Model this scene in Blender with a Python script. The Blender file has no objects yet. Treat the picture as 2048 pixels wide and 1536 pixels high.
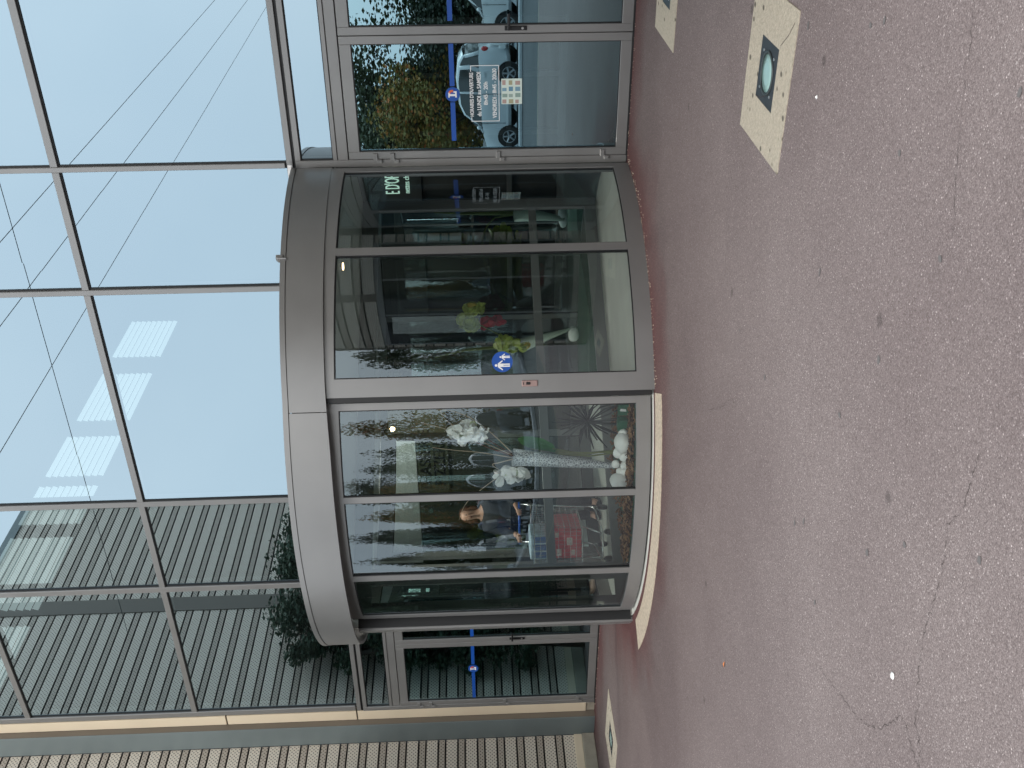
import bpy, bmesh, math, random
from mathutils import Vector, Matrix
random.seed(7)
S = bpy.context.scene
COL = S.collection
PI = math.pi
def R(d): return math.radians(d)

# ------------------------------------------------------------------ camera
FOC, CX, CY = 2027.0, 1024.0, 768.0          # pixels of the 2048 x 1536 photograph
CAMZ, CAMY = 1.5, -9.348
MAT = Matrix(((-0.00424561, -0.84301958, -0.53786613),
              (-0.04404481, -0.53719135, 0.84230963),
              (-0.99902054, 0.02726633, -0.03484993)))   # image axes (right, down, forward) -> world
cam = bpy.data.cameras.new('camera'); co = bpy.data.objects.new('camera', cam); COL.objects.link(co)
cam.sensor_width = 36; cam.lens = FOC / 2048 * 36; cam.clip_end = 500; cam.clip_start = 0.05
m = Matrix.Identity(4)
right = MAT @ Vector((1, 0, 0)); down = MAT @ Vector((0, 1, 0)); fwd = MAT @ Vector((0, 0, 1))
for i in range(3):
    m[i][0] = right[i]; m[i][1] = -down[i]; m[i][2] = -fwd[i]
m[0][3], m[1][3], m[2][3] = 0, CAMY, CAMZ
co.matrix_world = m
S.camera = co

def ray(x, y): return MAT @ Vector((x - CX, y - CY, FOC))
def at(x, y, Y):                  # point of the vertical plane Y seen at a photo pixel
    r = ray(x, y); t = (Y - CAMY) / r.y
    return Vector((r.x * t, Y, CAMZ + r.z * t))
def gnd(x, y, z=0.0):             # point of the ground seen at a photo pixel
    r = ray(x, y); t = (z - CAMZ) / r.z
    return Vector((r.x * t, CAMY + r.y * t, z))

# ------------------------------------------------------------------ world, sun, exposure
SUN_EL, SUN_AZ = 46.0, 158.0      # azimuth of the sun, degrees clockwise from +Y
w = bpy.data.worlds.new('World'); S.world = w; w.use_nodes = True
nt = w.node_tree; nt.nodes.clear()
sky = nt.nodes.new('ShaderNodeTexSky'); sky.sky_type = 'NISHITA'; sky.sun_disc = False
sky.sun_elevation = R(SUN_EL); sky.sun_rotation = R(SUN_AZ)
sky.air_density = 1.0; sky.dust_density = 6.0; sky.ozone_density = 1.0
hs = nt.nodes.new('ShaderNodeHueSaturation'); hs.inputs['Saturation'].default_value = 0.45
# overcast veil: thin cloud mixed over the clear sky
tc = nt.nodes.new('ShaderNodeTexCoord'); no = nt.nodes.new('ShaderNodeTexNoise')
no.inputs['Scale'].default_value = 2.2; no.inputs['Detail'].default_value = 5
cr = nt.nodes.new('ShaderNodeValToRGB')
cr.color_ramp.elements[0].position = 0.3; cr.color_ramp.elements[0].color = (9.0, 9.8, 10.6, 1)
cr.color_ramp.elements[1].position = 0.75; cr.color_ramp.elements[1].color = (11.0, 11.4, 11.8, 1)
mx = nt.nodes.new('ShaderNodeMix'); mx.data_type = 'RGBA'; mx.inputs[0].default_value = 0.72
bg = nt.nodes.new('ShaderNodeBackground'); bg.inputs['Strength'].default_value = 0.132
ow = nt.nodes.new('ShaderNodeOutputWorld')
L = nt.links.new
L(tc.outputs['Generated'], no.inputs['Vector']); L(no.outputs['Fac'], cr.inputs['Fac'])
L(sky.outputs[0], hs.inputs['Color']); L(hs.outputs[0], mx.inputs[6]); L(cr.outputs[0], mx.inputs[7])
L(mx.outputs[2], bg.inputs['Color']); L(bg.outputs[0], ow.inputs[0])
sun = bpy.data.lights.new('sun', 'SUN'); so = bpy.data.objects.new('sun', sun); COL.objects.link(so)
sun.energy = 0.8; sun.angle = R(25); sun.color = (1.0, 0.96, 0.9)
az, el = R(SUN_AZ), R(SUN_EL)
sd = Vector((math.sin(az) * math.cos(el), math.cos(az) * math.cos(el), math.sin(el)))
so.rotation_euler = sd.to_track_quat('Z', 'Y').to_euler(); so.location = (0, 0, 30)
S.view_settings.view_transform = 'Standard'; S.view_settings.look = 'None'
S.view_settings.exposure = 0.32; S.view_settings.gamma = 1.0
S.cycles.use_denoising = True
S.cycles.max_bounces = 10; S.cycles.transparent_max_bounces = 24; S.cycles.glossy_bounces = 5
S.cycles.sample_clamp_indirect = 6.0

# ------------------------------------------------------------------ mesh helpers
class MB:
    def __init__(s): s.v = []; s.f = []; s.mi = []
    def add(s, vs, fs, mi=0):
        o = len(s.v); s.v += [tuple(v) for v in vs]; s.f += [tuple(i + o for i in f) for f in fs]; s.mi += [mi] * len(fs); return s
    def box(s, x0, x1, y0, y1, z0, z1, mi=0, M=None):
        vs = [Vector(p) for p in ((x0,y0,z0),(x1,y0,z0),(x1,y1,z0),(x0,y1,z0),(x0,y0,z1),(x1,y0,z1),(x1,y1,z1),(x0,y1,z1))]
        if M: vs = [M @ v for v in vs]
        return s.add(vs, [(3,2,1,0),(4,5,6,7),(0,1,5,4),(1,2,6,5),(2,3,7,6),(3,0,4,7)], mi)
    def quad(s, a, b, c, d, mi=0): return s.add([a, b, c, d], [(0,1,2,3)], mi)
    def poly(s, pts, mi=0): return s.add(pts, [tuple(range(len(pts)))], mi)
    def prism(s, pts, vec, mi=0):
        n = len(pts); a = [Vector(p) for p in pts]; b = [p + Vector(vec) for p in a]
        return s.add(a + b, [tuple(range(n))[::-1], tuple(range(n, 2*n))] + [(i, (i+1) % n, n+(i+1) % n, n+i) for i in range(n)], mi)
    def arc(s, C, r0, r1, a0, a1, z0, z1, n=16, mi=0):
        f0 = z0 if callable(z0) else (lambda a: z0); f1 = z1 if callable(z1) else (lambda a: z1)
        vs = []
        for i in range(n + 1):
            a = a0 + (a1 - a0) * i / n; c, q = math.cos(R(a)), math.sin(R(a))
            for r, f in ((r0, f0), (r1, f0), (r1, f1), (r0, f1)): vs.append((C[0] + r*c, C[1] + r*q, f(a)))
        fs = []
        for i in range(n):
            k = 4*i
            for j in range(4): fs.append((k+j, k+(j+1) % 4, k+4+(j+1) % 4, k+4+j))
        fs += [(0,1,2,3), (4*n+3, 4*n+2, 4*n+1, 4*n)]
        return s.add(vs, fs, mi)
    def sheet(s, C, r, a0, a1, z0, z1, n=24, mi=0):
        vs = []
        for i in range(n + 1):
            a = R(a0 + (a1 - a0) * i / n)
            vs += [(C[0] + r*math.cos(a), C[1] + r*math.sin(a), z0), (C[0] + r*math.cos(a), C[1] + r*math.sin(a), z1)]
        return s.add(vs, [(2*i, 2*i+2, 2*i+3, 2*i+1) for i in range(n)], mi)
    def tube(s, pts, r, n=8, mi=0, r1=None, cap=True):
        pts = [Vector(p) for p in pts]; k = len(pts); vs = []
        up = Vector((0.31, 0.17, 0.93))
        for i, p in enumerate(pts):
            d = (pts[min(i+1, k-1)] - pts[max(i-1, 0)]).normalized()
            a = d.cross(up)
            if a.length < 1e-3: a = d.cross(Vector((1, 0, 0)))
            a.normalize(); b = d.cross(a)
            rr = r if r1 is None else r + (r1 - r) * i / max(k - 1, 1)
            for j in range(n):
                t = 2*PI*j/n; vs.append(p + a*math.cos(t)*rr + b*math.sin(t)*rr)
        fs = [(i*n+j, i*n+(j+1) % n, (i+1)*n+(j+1) % n, (i+1)*n+j) for i in range(k-1) for j in range(n)]
        if cap: fs += [tuple(range(n))[::-1], tuple(range((k-1)*n, k*n))]
        return s.add(vs, fs, mi)
    def lathe(s, prof, c=(0,0,0), n=24, mi=0, M=None):
        vs = []
        for r, z in prof:
            for j in range(n):
                t = 2*PI*j/n; v = Vector((r*math.cos(t), r*math.sin(t), z))
                if M: v = M @ v
                vs.append(v + Vector(c))
        k = len(prof)
        fs = [(i*n+j, i*n+(j+1) % n, (i+1)*n+(j+1) % n, (i+1)*n+j) for i in range(k-1) for j in range(n)]
        fs += [tuple(range(n))[::-1], tuple(range((k-1)*n, k*n))]
        return s.add(vs, fs, mi)
    def blob(s, c, rad, seed=0, amp=0.15, mi=0, nu=10, nv=7):
        rg = random.Random(seed); ph = [rg.uniform(0, 6.3) for _ in range(6)]
        vs = []; 
        for i in range(nv + 1):
            th = PI*i/nv
            for j in range(nu):
                p = 2*PI*j/nu; d = Vector((math.sin(th)*math.cos(p), math.sin(th)*math.sin(p), math.cos(th)))
                k = 1 + amp*(math.sin(2.1*d.x*2+ph[0]) + math.sin(2.7*d.y*2+ph[1]) + math.sin(2.3*d.z*2+ph[2]))/2
                vs.append((c[0]+d.x*rad[0]*k, c[1]+d.y*rad[1]*k, c[2]+d.z*rad[2]*k))
        fs = [(i*nu+j, (i+1)*nu+j, (i+1)*nu+(j+1) % nu, i*nu+(j+1) % nu) for i in range(nv) for j in range(nu)]
        return s.add(vs, fs, mi)
    def build(s, name, mats, parent=None, smooth=False, bevel=0, seg=1):
        me = bpy.data.meshes.new(name); me.from_pydata(s.v, [], s.f)
        for mt in (mats if isinstance(mats, (list, tuple)) else [mats]): me.materials.append(mt)
        if any(s.mi):
            me.polygons.foreach_set('material_index', s.mi)
        if smooth: me.polygons.foreach_set('use_smooth', [True]*len(me.polygons))
        me.update()
        o = bpy.data.objects.new(name, me); COL.objects.link(o)
        if parent: attach(o, parent)
        if bevel:
            b = o.modifiers.new('bevel', 'BEVEL'); b.width = bevel; b.segments = seg; b.limit_method = 'ANGLE'; b.angle_limit = R(40)
        return o

def attach(o, parent):
    o.parent = parent
    mw = Matrix.Translation(parent.location) if parent.parent is None and parent.type == 'EMPTY' else Matrix.Identity(4)
    if parent.type == 'EMPTY' and parent.rotation_euler.z: mw = parent.matrix_basis.copy()
    o.matrix_parent_inverse = mw.inverted()

def tag(o, label=None, cat=None, group=None, kind=None):
    if label: o['label'] = label
    if cat: o['category'] = cat
    if group: o['group'] = group
    if kind: o['kind'] = kind
    return o
def thing(name, label, cat, loc=(0,0,0), group=None):
    o = bpy.data.objects.new(name, None); COL.objects.link(o); o.location = loc; o.empty_display_size = 0.2
    return tag(o, label, cat, group)
def copy_tree(o, parent=None):
    c = o.copy(); COL.objects.link(c)
    if parent: c.parent = parent
    for ch in list(o.children): copy_tree(ch, c)
    return c

def text_mesh(name, body, mat, size, M, parent=None, align='CENTER', extrude=0.001, bold=0.0):
    cu = bpy.data.curves.new(name, 'FONT'); cu.body = body; cu.size = size; cu.align_x = align; cu.align_y = 'CENTER'
    cu.extrude = extrude; cu.offset = bold; cu.space_line = 0.9
    t = bpy.data.objects.new(name + '_curve', cu); COL.objects.link(t)
    dg = bpy.context.evaluated_depsgraph_get(); dg.update()
    me = bpy.data.meshes.new_from_object(t.evaluated_get(dg)); me.name = name
    bpy.data.objects.remove(t); bpy.data.curves.remove(cu)
    me.transform(M); me.materials.clear(); me.materials.append(mat)
    o = bpy.data.objects.new(name, me); COL.objects.link(o)
    if parent: attach(o, parent)
    return o
def facade_m(x, y, z): return Matrix.Translation((x, y, z)) @ Matrix.Rotation(PI/2, 4, 'X')

# ------------------------------------------------------------------ materials
def pmat(name, col, rough=0.6, metal=0.0, spec=0.5, bump=0.0, bscale=40, vary=0.0, vscale=3.0, emit=None, estr=0.0, coat=0.0):
    mt = bpy.data.materials.new(name); mt.use_nodes = True; t = mt.node_tree; b = t.nodes['Principled BSDF']
    b.inputs['Base Color'].default_value = (*col, 1); b.inputs['Roughness'].default_value = rough
    b.inputs['Metallic'].default_value = metal; b.inputs['Specular IOR Level'].default_value = spec
    if coat: b.inputs['Coat Weight'].default_value = coat; b.inputs['Coat Roughness'].default_value = 0.05
    tcn = t.nodes.new('ShaderNodeTexCoord')
    if vary:
        n = t.nodes.new('ShaderNodeTexNoise'); n.inputs['Scale'].default_value = vscale; n.inputs['Detail'].default_value = 6
        r = t.nodes.new('ShaderNodeValToRGB')
        r.color_ramp.elements[0].position = 0.3; r.color_ramp.elements[1].position = 0.7
        r.color_ramp.elements[0].color = (*[c*(1-vary) for c in col], 1); r.color_ramp.elements[1].color = (*[min(1, c*(1+vary)) for c in col], 1)
        t.links.new(tcn.outputs['Object'], n.inputs['Vector']); t.links.new(n.outputs['Fac'], r.inputs['Fac']); t.links.new(r.outputs[0], b.inputs['Base Color'])
        rr = t.nodes.new('ShaderNodeMapRange'); rr.inputs[3].default_value = max(0, rough-0.08); rr.inputs[4].default_value = min(1, rough+0.08)
        t.links.new(n.outputs['Fac'], rr.inputs[0]); t.links.new(rr.outputs[0], b.inputs['Roughness'])
    if bump:
        n2 = t.nodes.new('ShaderNodeTexNoise'); n2.inputs['Scale'].default_value = bscale; n2.inputs['Detail'].default_value = 4
        bp = t.nodes.new('ShaderNodeBump'); bp.inputs['Strength'].default_value = bump; bp.inputs['Distance'].default_value = 0.02
        t.links.new(tcn.outputs['Object'], n2.inputs['Vector']); t.links.new(n2.outputs['Fac'], bp.inputs['Height']); t.links.new(bp.outputs[0], b.inputs['Normal'])
    if emit:
        b.inputs['Emission Color'].default_value = (*emit, 1); b.inputs['Emission Strength'].default_value = estr
    return mt

def glass(name, base, refl, trans, wav=0.0, wscale=0.6):
    mt = bpy.data.materials.new(name); mt.use_nodes = True; t = mt.node_tree; t.nodes.clear()
    tr = t.nodes.new('ShaderNodeBsdfTransparent'); tr.inputs[0].default_value = (*trans, 1)
    gl = t.nodes.new('ShaderNodeBsdfGlossy'); gl.inputs['Color'].default_value = (*refl, 1); gl.inputs['Roughness'].default_value = 0.0
    fr = t.nodes.new('ShaderNodeFresnel'); fr.inputs['IOR'].default_value = 1.45
    ma = t.nodes.new('ShaderNodeMapRange'); ma.inputs[1].default_value = 0; ma.inputs[2].default_value = 1; ma.inputs[3].default_value = base; ma.inputs[4].default_value = 1.0
    mxs = t.nodes.new('ShaderNodeMixShader'); out = t.nodes.new('ShaderNodeOutputMaterial')
    t.links.new(fr.outputs[0], ma.inputs[0]); t.links.new(ma.outputs[0], mxs.inputs[0])
    t.links.new(tr.outputs[0], mxs.inputs[1]); t.links.new(gl.outputs[0], mxs.inputs[2]); t.links.new(mxs.outputs[0], out.inputs[0])
    if wav:
        tcn = t.nodes.new('ShaderNodeTexCoord'); n = t.nodes.new('ShaderNodeTexNoise'); n.inputs['Scale'].default_value = wscale; n.inputs['Detail'].default_value = 1.5
        bp = t.nodes.new('ShaderNodeBump'); bp.inputs['Strength'].default_value = wav; bp.inputs['Distance'].default_value = 0.05
        t.links.new(tcn.outputs['Object'], n.inputs['Vector']); t.links.new(n.outputs['Fac'], bp.inputs['Height']); t.links.new(bp.outputs[0], gl.inputs['Normal'])
    return mt

M = {}
M['frame'] = pmat('grey_aluminium', (0.262, 0.262, 0.258), 0.36, 0.45, 0.5, vary=0.05, vscale=2.5)
M['frame_dark'] = pmat('dark_seal', (0.012, 0.013, 0.014), 0.5)
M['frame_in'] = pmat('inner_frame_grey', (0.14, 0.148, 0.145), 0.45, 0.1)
M['glass_curtain'] = glass('coated_curtain_glass', 0.47, (0.66, 0.855, 0.975), (0.34, 0.42, 0.42), 0.012, 0.5)
M['glass_door'] = glass('door_glass', 0.42, (0.56, 0.86, 0.97), (0.42, 0.48, 0.46), 0.006, 0.6)
M['glass_curved'] = glass('curved_door_glass', 0.12, (0.78, 0.92, 1.0), (0.90, 0.96, 0.93), 0.008, 0.9)
M['glass_in'] = glass('inner_glass', 0.03, (0.9, 0.95, 1.0), (0.90, 0.95, 0.92))
M['black'] = pmat('black_plastic', (0.010, 0.010, 0.011), 0.35)
M['steel'] = pmat('brushed_steel', (0.55, 0.55, 0.54), 0.3, 0.9)
M['blue'] = pmat('blue_vinyl', (0.008, 0.075, 0.36), 0.45)
M['white'] = pmat('white_vinyl', (0.80, 0.80, 0.80), 0.5)
M['orange'] = pmat('orange_vinyl', (0.75, 0.15, 0.04), 0.5)
M['cream'] = pmat('cream_panel', (0.74, 0.63, 0.47), 0.55, vary=0.04, vscale=1.5)
M['column'] = pmat('blue_grey_steel', (0.185, 0.225, 0.230), 0.45, 0.2, vary=0.10, vscale=1.2)
M['column_side'] = pmat('brown_grey_steel', (0.17, 0.145, 0.115), 0.5, vary=0.08, vscale=1.2)
M['concrete'] = pmat('plinth_concrete', (0.34, 0.31, 0.25), 0.85, bump=0.3, bscale=30, vary=0.18, vscale=4)
M['pebble_white'] = pmat('white_stone', (0.93, 0.92, 0.90), 0.6, bump=0.2, bscale=30)
M['int_floor'] = pmat('interior_floor_tile', (0.16, 0.16, 0.155), 0.35, vary=0.08)
M['int_wall'] = pmat('interior_wall_dark', (0.055, 0.055, 0.056), 0.8)
M['int_grey'] = pmat('interior_wall_grey', (0.30, 0.32, 0.32), 0.7)
M['int_pale'] = pmat('interior_pale_panel', (0.62, 0.66, 0.66), 0.6)
M['drum_floor'] = pmat('drum_floor_resin', (0.60, 0.61, 0.56), 0.5, vary=0.06, vscale=3)
M['drum_ceil'] = pmat('drum_ceiling', (0.42, 0.43, 0.42), 0.6)
M['bark'] = pmat('mulch_bark', (0.16, 0.075, 0.035), 0.9, vary=0.5, vscale=30)

def asphalt(name, red):
    mt = bpy.data.materials.new(name); mt.use_nodes = True; t = mt.node_tree; b = t.nodes['Principled BSDF']; ln = t.links.new
    N = t.nodes.new
    tcn = N('ShaderNodeTexCoord'); ob = tcn.outputs['Object']
    vo = N('ShaderNodeTexVoronoi'); vo.inputs['Scale'].default_value = 200; ln(ob, vo.inputs['Vector'])
    # stones: each cell its own lightness
    sep = N('ShaderNodeSeparateColor'); ln(vo.outputs['Color'], sep.inputs[0])
    st = N('ShaderNodeValToRGB'); e = st.color_ramp.elements
    if red:
        e[0].position = 0.0; e[0].color = (0.178, 0.146, 0.139, 1)
        e[1].position = 1.0; e[1].color = (0.66, 0.58, 0.55, 1)
        for p, c in ((0.35, (0.246, 0.205, 0.195)), (0.84, (0.284, 0.240, 0.229)), (0.95, (0.34, 0.294, 0.280)), (0.99, (0.44, 0.39, 0.37))):
            q = st.color_ramp.elements.new(p); q.color = (*c, 1)
    else:
        e[0].color = (0.05, 0.055, 0.06, 1); e[1].color = (0.17, 0.18, 0.19, 1)
    ln(sep.outputs[0], st.inputs['Fac'])
    # dark joints between stones
    jr = N('ShaderNodeMapRange'); jr.inputs[1].default_value = 0.30; jr.inputs[2].default_value = 0.75; jr.inputs[3].default_value = 1.0; jr.inputs[4].default_value = 0.74
    ln(vo.outputs['Distance'], jr.inputs[0])
    mj = N('ShaderNodeMix'); mj.data_type = 'RGBA'; mj.blend_type = 'MULTIPLY'; mj.inputs[0].default_value = 1.0
    ln(st.outputs[0], mj.inputs[6]); ln(jr.outputs[0], mj.inputs[7])
    # broad wear: paler worn patches and redder unworn ones
    n1 = N('ShaderNodeTexNoise'); n1.inputs['Scale'].default_value = 0.45; n1.inputs['Detail'].default_value = 5; n1.inputs['Roughness'].default_value = 0.6; ln(ob, n1.inputs['Vector'])
    wr = N('ShaderNodeValToRGB'); wr.color_ramp.elements[0].position = 0.35; wr.color_ramp.elements[1].position = 0.68
    wr.color_ramp.elements[0].color = (0.86, 0.82, 0.83, 1) if red else (0.85, 0.85, 0.85, 1); wr.color_ramp.elements[1].color = (1.10, 1.08, 1.08, 1)
    ln(n1.outputs['Fac'], wr.inputs['Fac'])
    mw = N('ShaderNodeMix'); mw.data_type = 'RGBA'; mw.blend_type = 'MULTIPLY'; mw.inputs[0].default_value = 1.0
    ln(mj.outputs[2], mw.inputs[6]); ln(wr.outputs[0], mw.inputs[7])
    last = mw.outputs[2]
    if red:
        # red coating still unworn in the strip nobody walks on, along the building and round the drum; the wider darkening to the walls is part wear, part painted ambient shade
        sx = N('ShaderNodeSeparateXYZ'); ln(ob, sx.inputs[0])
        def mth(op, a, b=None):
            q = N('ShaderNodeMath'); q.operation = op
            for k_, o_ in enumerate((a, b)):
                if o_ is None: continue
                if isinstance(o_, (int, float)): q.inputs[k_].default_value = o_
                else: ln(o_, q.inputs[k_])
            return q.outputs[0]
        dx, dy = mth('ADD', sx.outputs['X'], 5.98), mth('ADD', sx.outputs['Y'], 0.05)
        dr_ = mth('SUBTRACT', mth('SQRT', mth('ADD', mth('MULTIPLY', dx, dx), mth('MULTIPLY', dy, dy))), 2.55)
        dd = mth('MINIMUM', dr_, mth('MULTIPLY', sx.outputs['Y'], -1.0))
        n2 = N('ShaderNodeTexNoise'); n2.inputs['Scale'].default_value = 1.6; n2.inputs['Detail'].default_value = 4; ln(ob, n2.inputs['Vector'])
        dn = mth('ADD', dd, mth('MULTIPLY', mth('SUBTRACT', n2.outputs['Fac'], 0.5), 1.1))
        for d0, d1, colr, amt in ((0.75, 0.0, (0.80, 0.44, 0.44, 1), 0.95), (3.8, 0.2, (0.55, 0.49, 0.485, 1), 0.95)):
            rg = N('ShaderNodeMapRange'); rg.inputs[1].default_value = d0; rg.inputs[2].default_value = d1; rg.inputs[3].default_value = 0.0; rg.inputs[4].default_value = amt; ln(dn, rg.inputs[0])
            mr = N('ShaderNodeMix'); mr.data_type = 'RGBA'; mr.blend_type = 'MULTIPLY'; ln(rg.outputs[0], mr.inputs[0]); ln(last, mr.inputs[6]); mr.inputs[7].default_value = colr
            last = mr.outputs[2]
        # a few small dark stains
        v2 = N('ShaderNodeTexVoronoi'); v2.inputs['Scale'].default_value = 1.7; ln(ob, v2.inputs['Vector'])
        s2 = N('ShaderNodeMapRange'); s2.inputs[1].default_value = 0.025; s2.inputs[2].default_value = 0.06; s2.inputs[3].default_value = 0.62; s2.inputs[4].default_value = 1.0; ln(v2.outputs['Distance'], s2.inputs[0])
        ms = N('ShaderNodeMix'); ms.data_type = 'RGBA'; ms.blend_type = 'MULTIPLY'; ms.inputs[0].default_value = 1; ln(last, ms.inputs[6]); ln(s2.outputs[0], ms.inputs[7])
        last = ms.outputs[2]
    ln(last, b.inputs['Base Color'])
    b.inputs['Roughness'].default_value = 0.85; b.inputs['Specular IOR Level'].default_value = 0.35
    bp = N('ShaderNodeBump'); bp.inputs['Strength'].default_value = 0.5; bp.inputs['Distance'].default_value = 0.003; bp.invert = True
    ln(vo.outputs['Distance'], bp.inputs['Height']); ln(bp.outputs[0], b.inputs['Normal'])
    return mt
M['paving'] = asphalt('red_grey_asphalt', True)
M['road'] = asphalt('road_asphalt', False)

def slab_mat():
    mt = pmat('cream_slab', (0.47, 0.415, 0.325), 0.85, bump=0.5, bscale=120, vary=0.16, vscale=60)
    t = mt.node_tree; b = t.nodes['Principled BSDF']; src = b.inputs['Base Color'].links[0].from_socket
    tcn = t.nodes.new('ShaderNodeTexCoord'); mp = t.nodes.new('ShaderNodeMapping'); mp.inputs['Scale'].default_value = (1, 0.8, 1)
    v = t.nodes.new('ShaderNodeTexVoronoi'); v.inputs['Scale'].default_value = 11; v.inputs['Randomness'].default_value = 1
    t.links.new(tcn.outputs['Object'], mp.inputs[0]); t.links.new(mp.outputs[0], v.inputs['Vector'])
    rg = t.nodes.new('ShaderNodeMapRange'); rg.inputs[1].default_value = 0.12; rg.inputs[2].default_value = 0.19; rg.inputs[3].default_value = 0.28; rg.inputs[4].default_value = 1
    mm = t.nodes.new('ShaderNodeMix'); mm.data_type = 'RGBA'; mm.blend_type = 'MULTIPLY'; mm.inputs[0].default_value = 1
    t.links.new(v.outputs['Distance'], rg.inputs[0]); t.links.new(src, mm.inputs[6]); t.links.new(rg.outputs[0], mm.inputs[7]); t.links.new(mm.outputs[2], b.inputs['Base Color'])
    return mt
M['slab'] = slab_mat()
M['apron'] = pmat('cream_apron_concrete', (0.50, 0.42, 0.32), 0.9, bump=0.5, bscale=90, vary=0.22, vscale=35)

def mesh_clad(face=(0.76, 0.68, 0.57), hole=(0.20, 0.17, 0.14)):
    mt = bpy.data.materials.new('perforated_cladding'); mt.use_nodes = True; t = mt.node_tree; b = t.nodes['Principled BSDF']; ln = t.links.new; N = t.nodes.new
    tcn = N('ShaderNodeTexCoord'); mp = N('ShaderNodeMapping'); mp.inputs['Rotation'].default_value = (R(45), 0, 0); ln(tcn.outputs['Object'], mp.inputs[0])
    k = 2*PI/0.038
    sx = N('ShaderNodeSeparateXYZ'); ln(mp.outputs[0], sx.inputs[0])
    def sn(o):
        a = N('ShaderNodeMath'); a.operation = 'MULTIPLY'; a.inputs[1].default_value = k; ln(o, a.inputs[0])
        c = N('ShaderNodeMath'); c.operation = 'SINE'; ln(a.outputs[0], c.inputs[0]); return c.outputs[0]
    p = N('ShaderNodeMath'); p.operation = 'ADD'; ln(sn(sx.outputs['Y']), p.inputs[0]); ln(sn(sx.outputs['Z']), p.inputs[1])
    rg = N('ShaderNodeMapRange'); rg.inputs[1].default_value = 0.75; rg.inputs[2].default_value = 1.35; rg.inputs[3].default_value = 0; rg.inputs[4].default_value = 1; ln(p.outputs[0], rg.inputs[0])
    mm = N('ShaderNodeMix'); mm.data_type = 'RGBA'; ln(rg.outputs[0], mm.inputs[0]); mm.inputs[6].default_value = (*face, 1); mm.inputs[7].default_value = (*hole, 1)
    ln(mm.outputs[2], b.inputs['Base Color']); b.inputs['Roughness'].default_value = 0.5; b.inputs['Metallic'].default_value = 0.1
    return mt
M['clad'] = mesh_clad(); M['clad_mid'] = mesh_clad((0.52, 0.45, 0.37), (0.12, 0.10, 0.08)); M['clad_mid'].name = 'perforated_cladding_brown'
M['clad_groove'] = pmat('cladding_groove', (0.06, 0.055, 0.05), 0.8)
M['rib_panel'] = pmat('translucent_rib_panel', (0.75, 0.8, 0.8), 0.6, emit=(0.92, 1.0, 1.0), estr=0.75)  # emission stands in for daylight passing through the panels
M['lamp'] = pmat('warm_lamp', (1, 0.8, 0.6), 0.5, emit=(1.0, 0.72, 0.42), estr=9.0)
M['sign_lit'] = pmat('lit_sign_letters', (0.8, 0.9, 0.85), 0.5, emit=(0.62, 0.95, 0.80), estr=0.45)

# ------------------------------------------------------------------ ground and roads
tag(MB().quad((-250,-250,-0.012),(250,-250,-0.012),(250,250,-0.012),(-250,250,-0.012)).build('ground', M['road']), kind='structure')
g = MB()
nx = 1
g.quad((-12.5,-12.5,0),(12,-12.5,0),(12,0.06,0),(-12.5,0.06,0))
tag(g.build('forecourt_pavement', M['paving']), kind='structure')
kb = MB().box(-60, 60, -12.62, -12.50, -0.011, 0.004)
tag(kb.build('pavement_edge', M['concrete']), kind='structure')
kerbm = pmat('kerb_concrete', (0.55, 0.58, 0.60), 0.8, vary=0.08)
tag(MB().box(-80, 60, -19.15, -18.85, -0.011, 0.10).build('kerb', kerbm, bevel=0.02), kind='structure')
parkm = pmat('parking_bay_asphalt', (0.20, 0.24, 0.27), 0.8, vary=0.1, vscale=2)
tag(MB().quad((-80,-27,-0.004),(60,-27,-0.004),(60,-19.15,-0.004),(-80,-19.15,-0.004)).build('parking', parkm), kind='structure')
grassm = pmat('verge_grass', (0.045, 0.06, 0.02), 0.9, vary=0.4, vscale=3, bump=0.6, bscale=12)
tag(MB().quad((-120,-70,-0.003),(80,-70,-0.003),(80,-27.2,-0.003),(-120,-27.2,-0.003)).build('verge', grassm), kind='structure')
# cracks: thin dark seams
crackm = pmat('pavement_crack', (0.08, 0.064, 0.06), 0.95)
cracks = [[(-0.30,-6.17),(-0.66,-6.281),(-0.787,-6.318),(-1.006,-6.369),(-1.318,-6.488)], [(-1.804,-6.96),(-1.912,-6.968),(-2.033,-6.964),(-2.141,-6.909),(-2.238,-6.943),(-2.335,-6.956),(-2.491,-6.96),(-2.585,-6.96),(-2.701,-6.988),(-2.825,-7.034),(-2.913,-7.069),(-2.948,-7.125),(-3.027,-7.16),(-3.2,-7.21),(-3.4,-7.24)],
          [(-3.514,-6.271),(-3.462,-6.388),(-3.393,-6.555),(-3.343,-6.685),(-3.261,-6.788),(-3.176,-6.88),(-3.046,-6.94),(-2.989,-6.959),(-2.98,-7.026),(-3.016,-7.094),(-3.027,-7.16)],
          [(-3.774,-3.715),(-3.644,-4.005),(-3.5,-4.202),(-3.355,-4.338),(-3.247,-4.543)]]
for ci, c in enumerate(cracks):
    rg = random.Random(ci); pts = []
    for a, b in zip(c[:-1], c[1:]):
        for k in range(10):
            t = k/10; pts.append(Vector((a[0]+(b[0]-a[0])*t + rg.gauss(0,0.006), a[1]+(b[1]-a[1])*t + rg.gauss(0,0.006), 0.002)))
    pts.append(Vector((*c[-1], 0.002)))
    mb = MB(); vs = []
    for i, p in enumerate(pts):
        d = (pts[min(i+1, len(pts)-1)] - pts[max(i-1, 0)]).normalized(); nrm = Vector((-d.y, d.x, 0)); wd = rg.uniform(0.0003, 0.0018)
        if rg.random() < 0.3: wd *= 0.15
        vs += [p + nrm*wd, p - nrm*wd]
    mb.add(vs, [(2*i, 2*i+1, 2*i+3, 2*i+2) for i in range(len(pts)-1)])
    tag(mb.build('pavement_crack', crackm), kind='structure')

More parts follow.
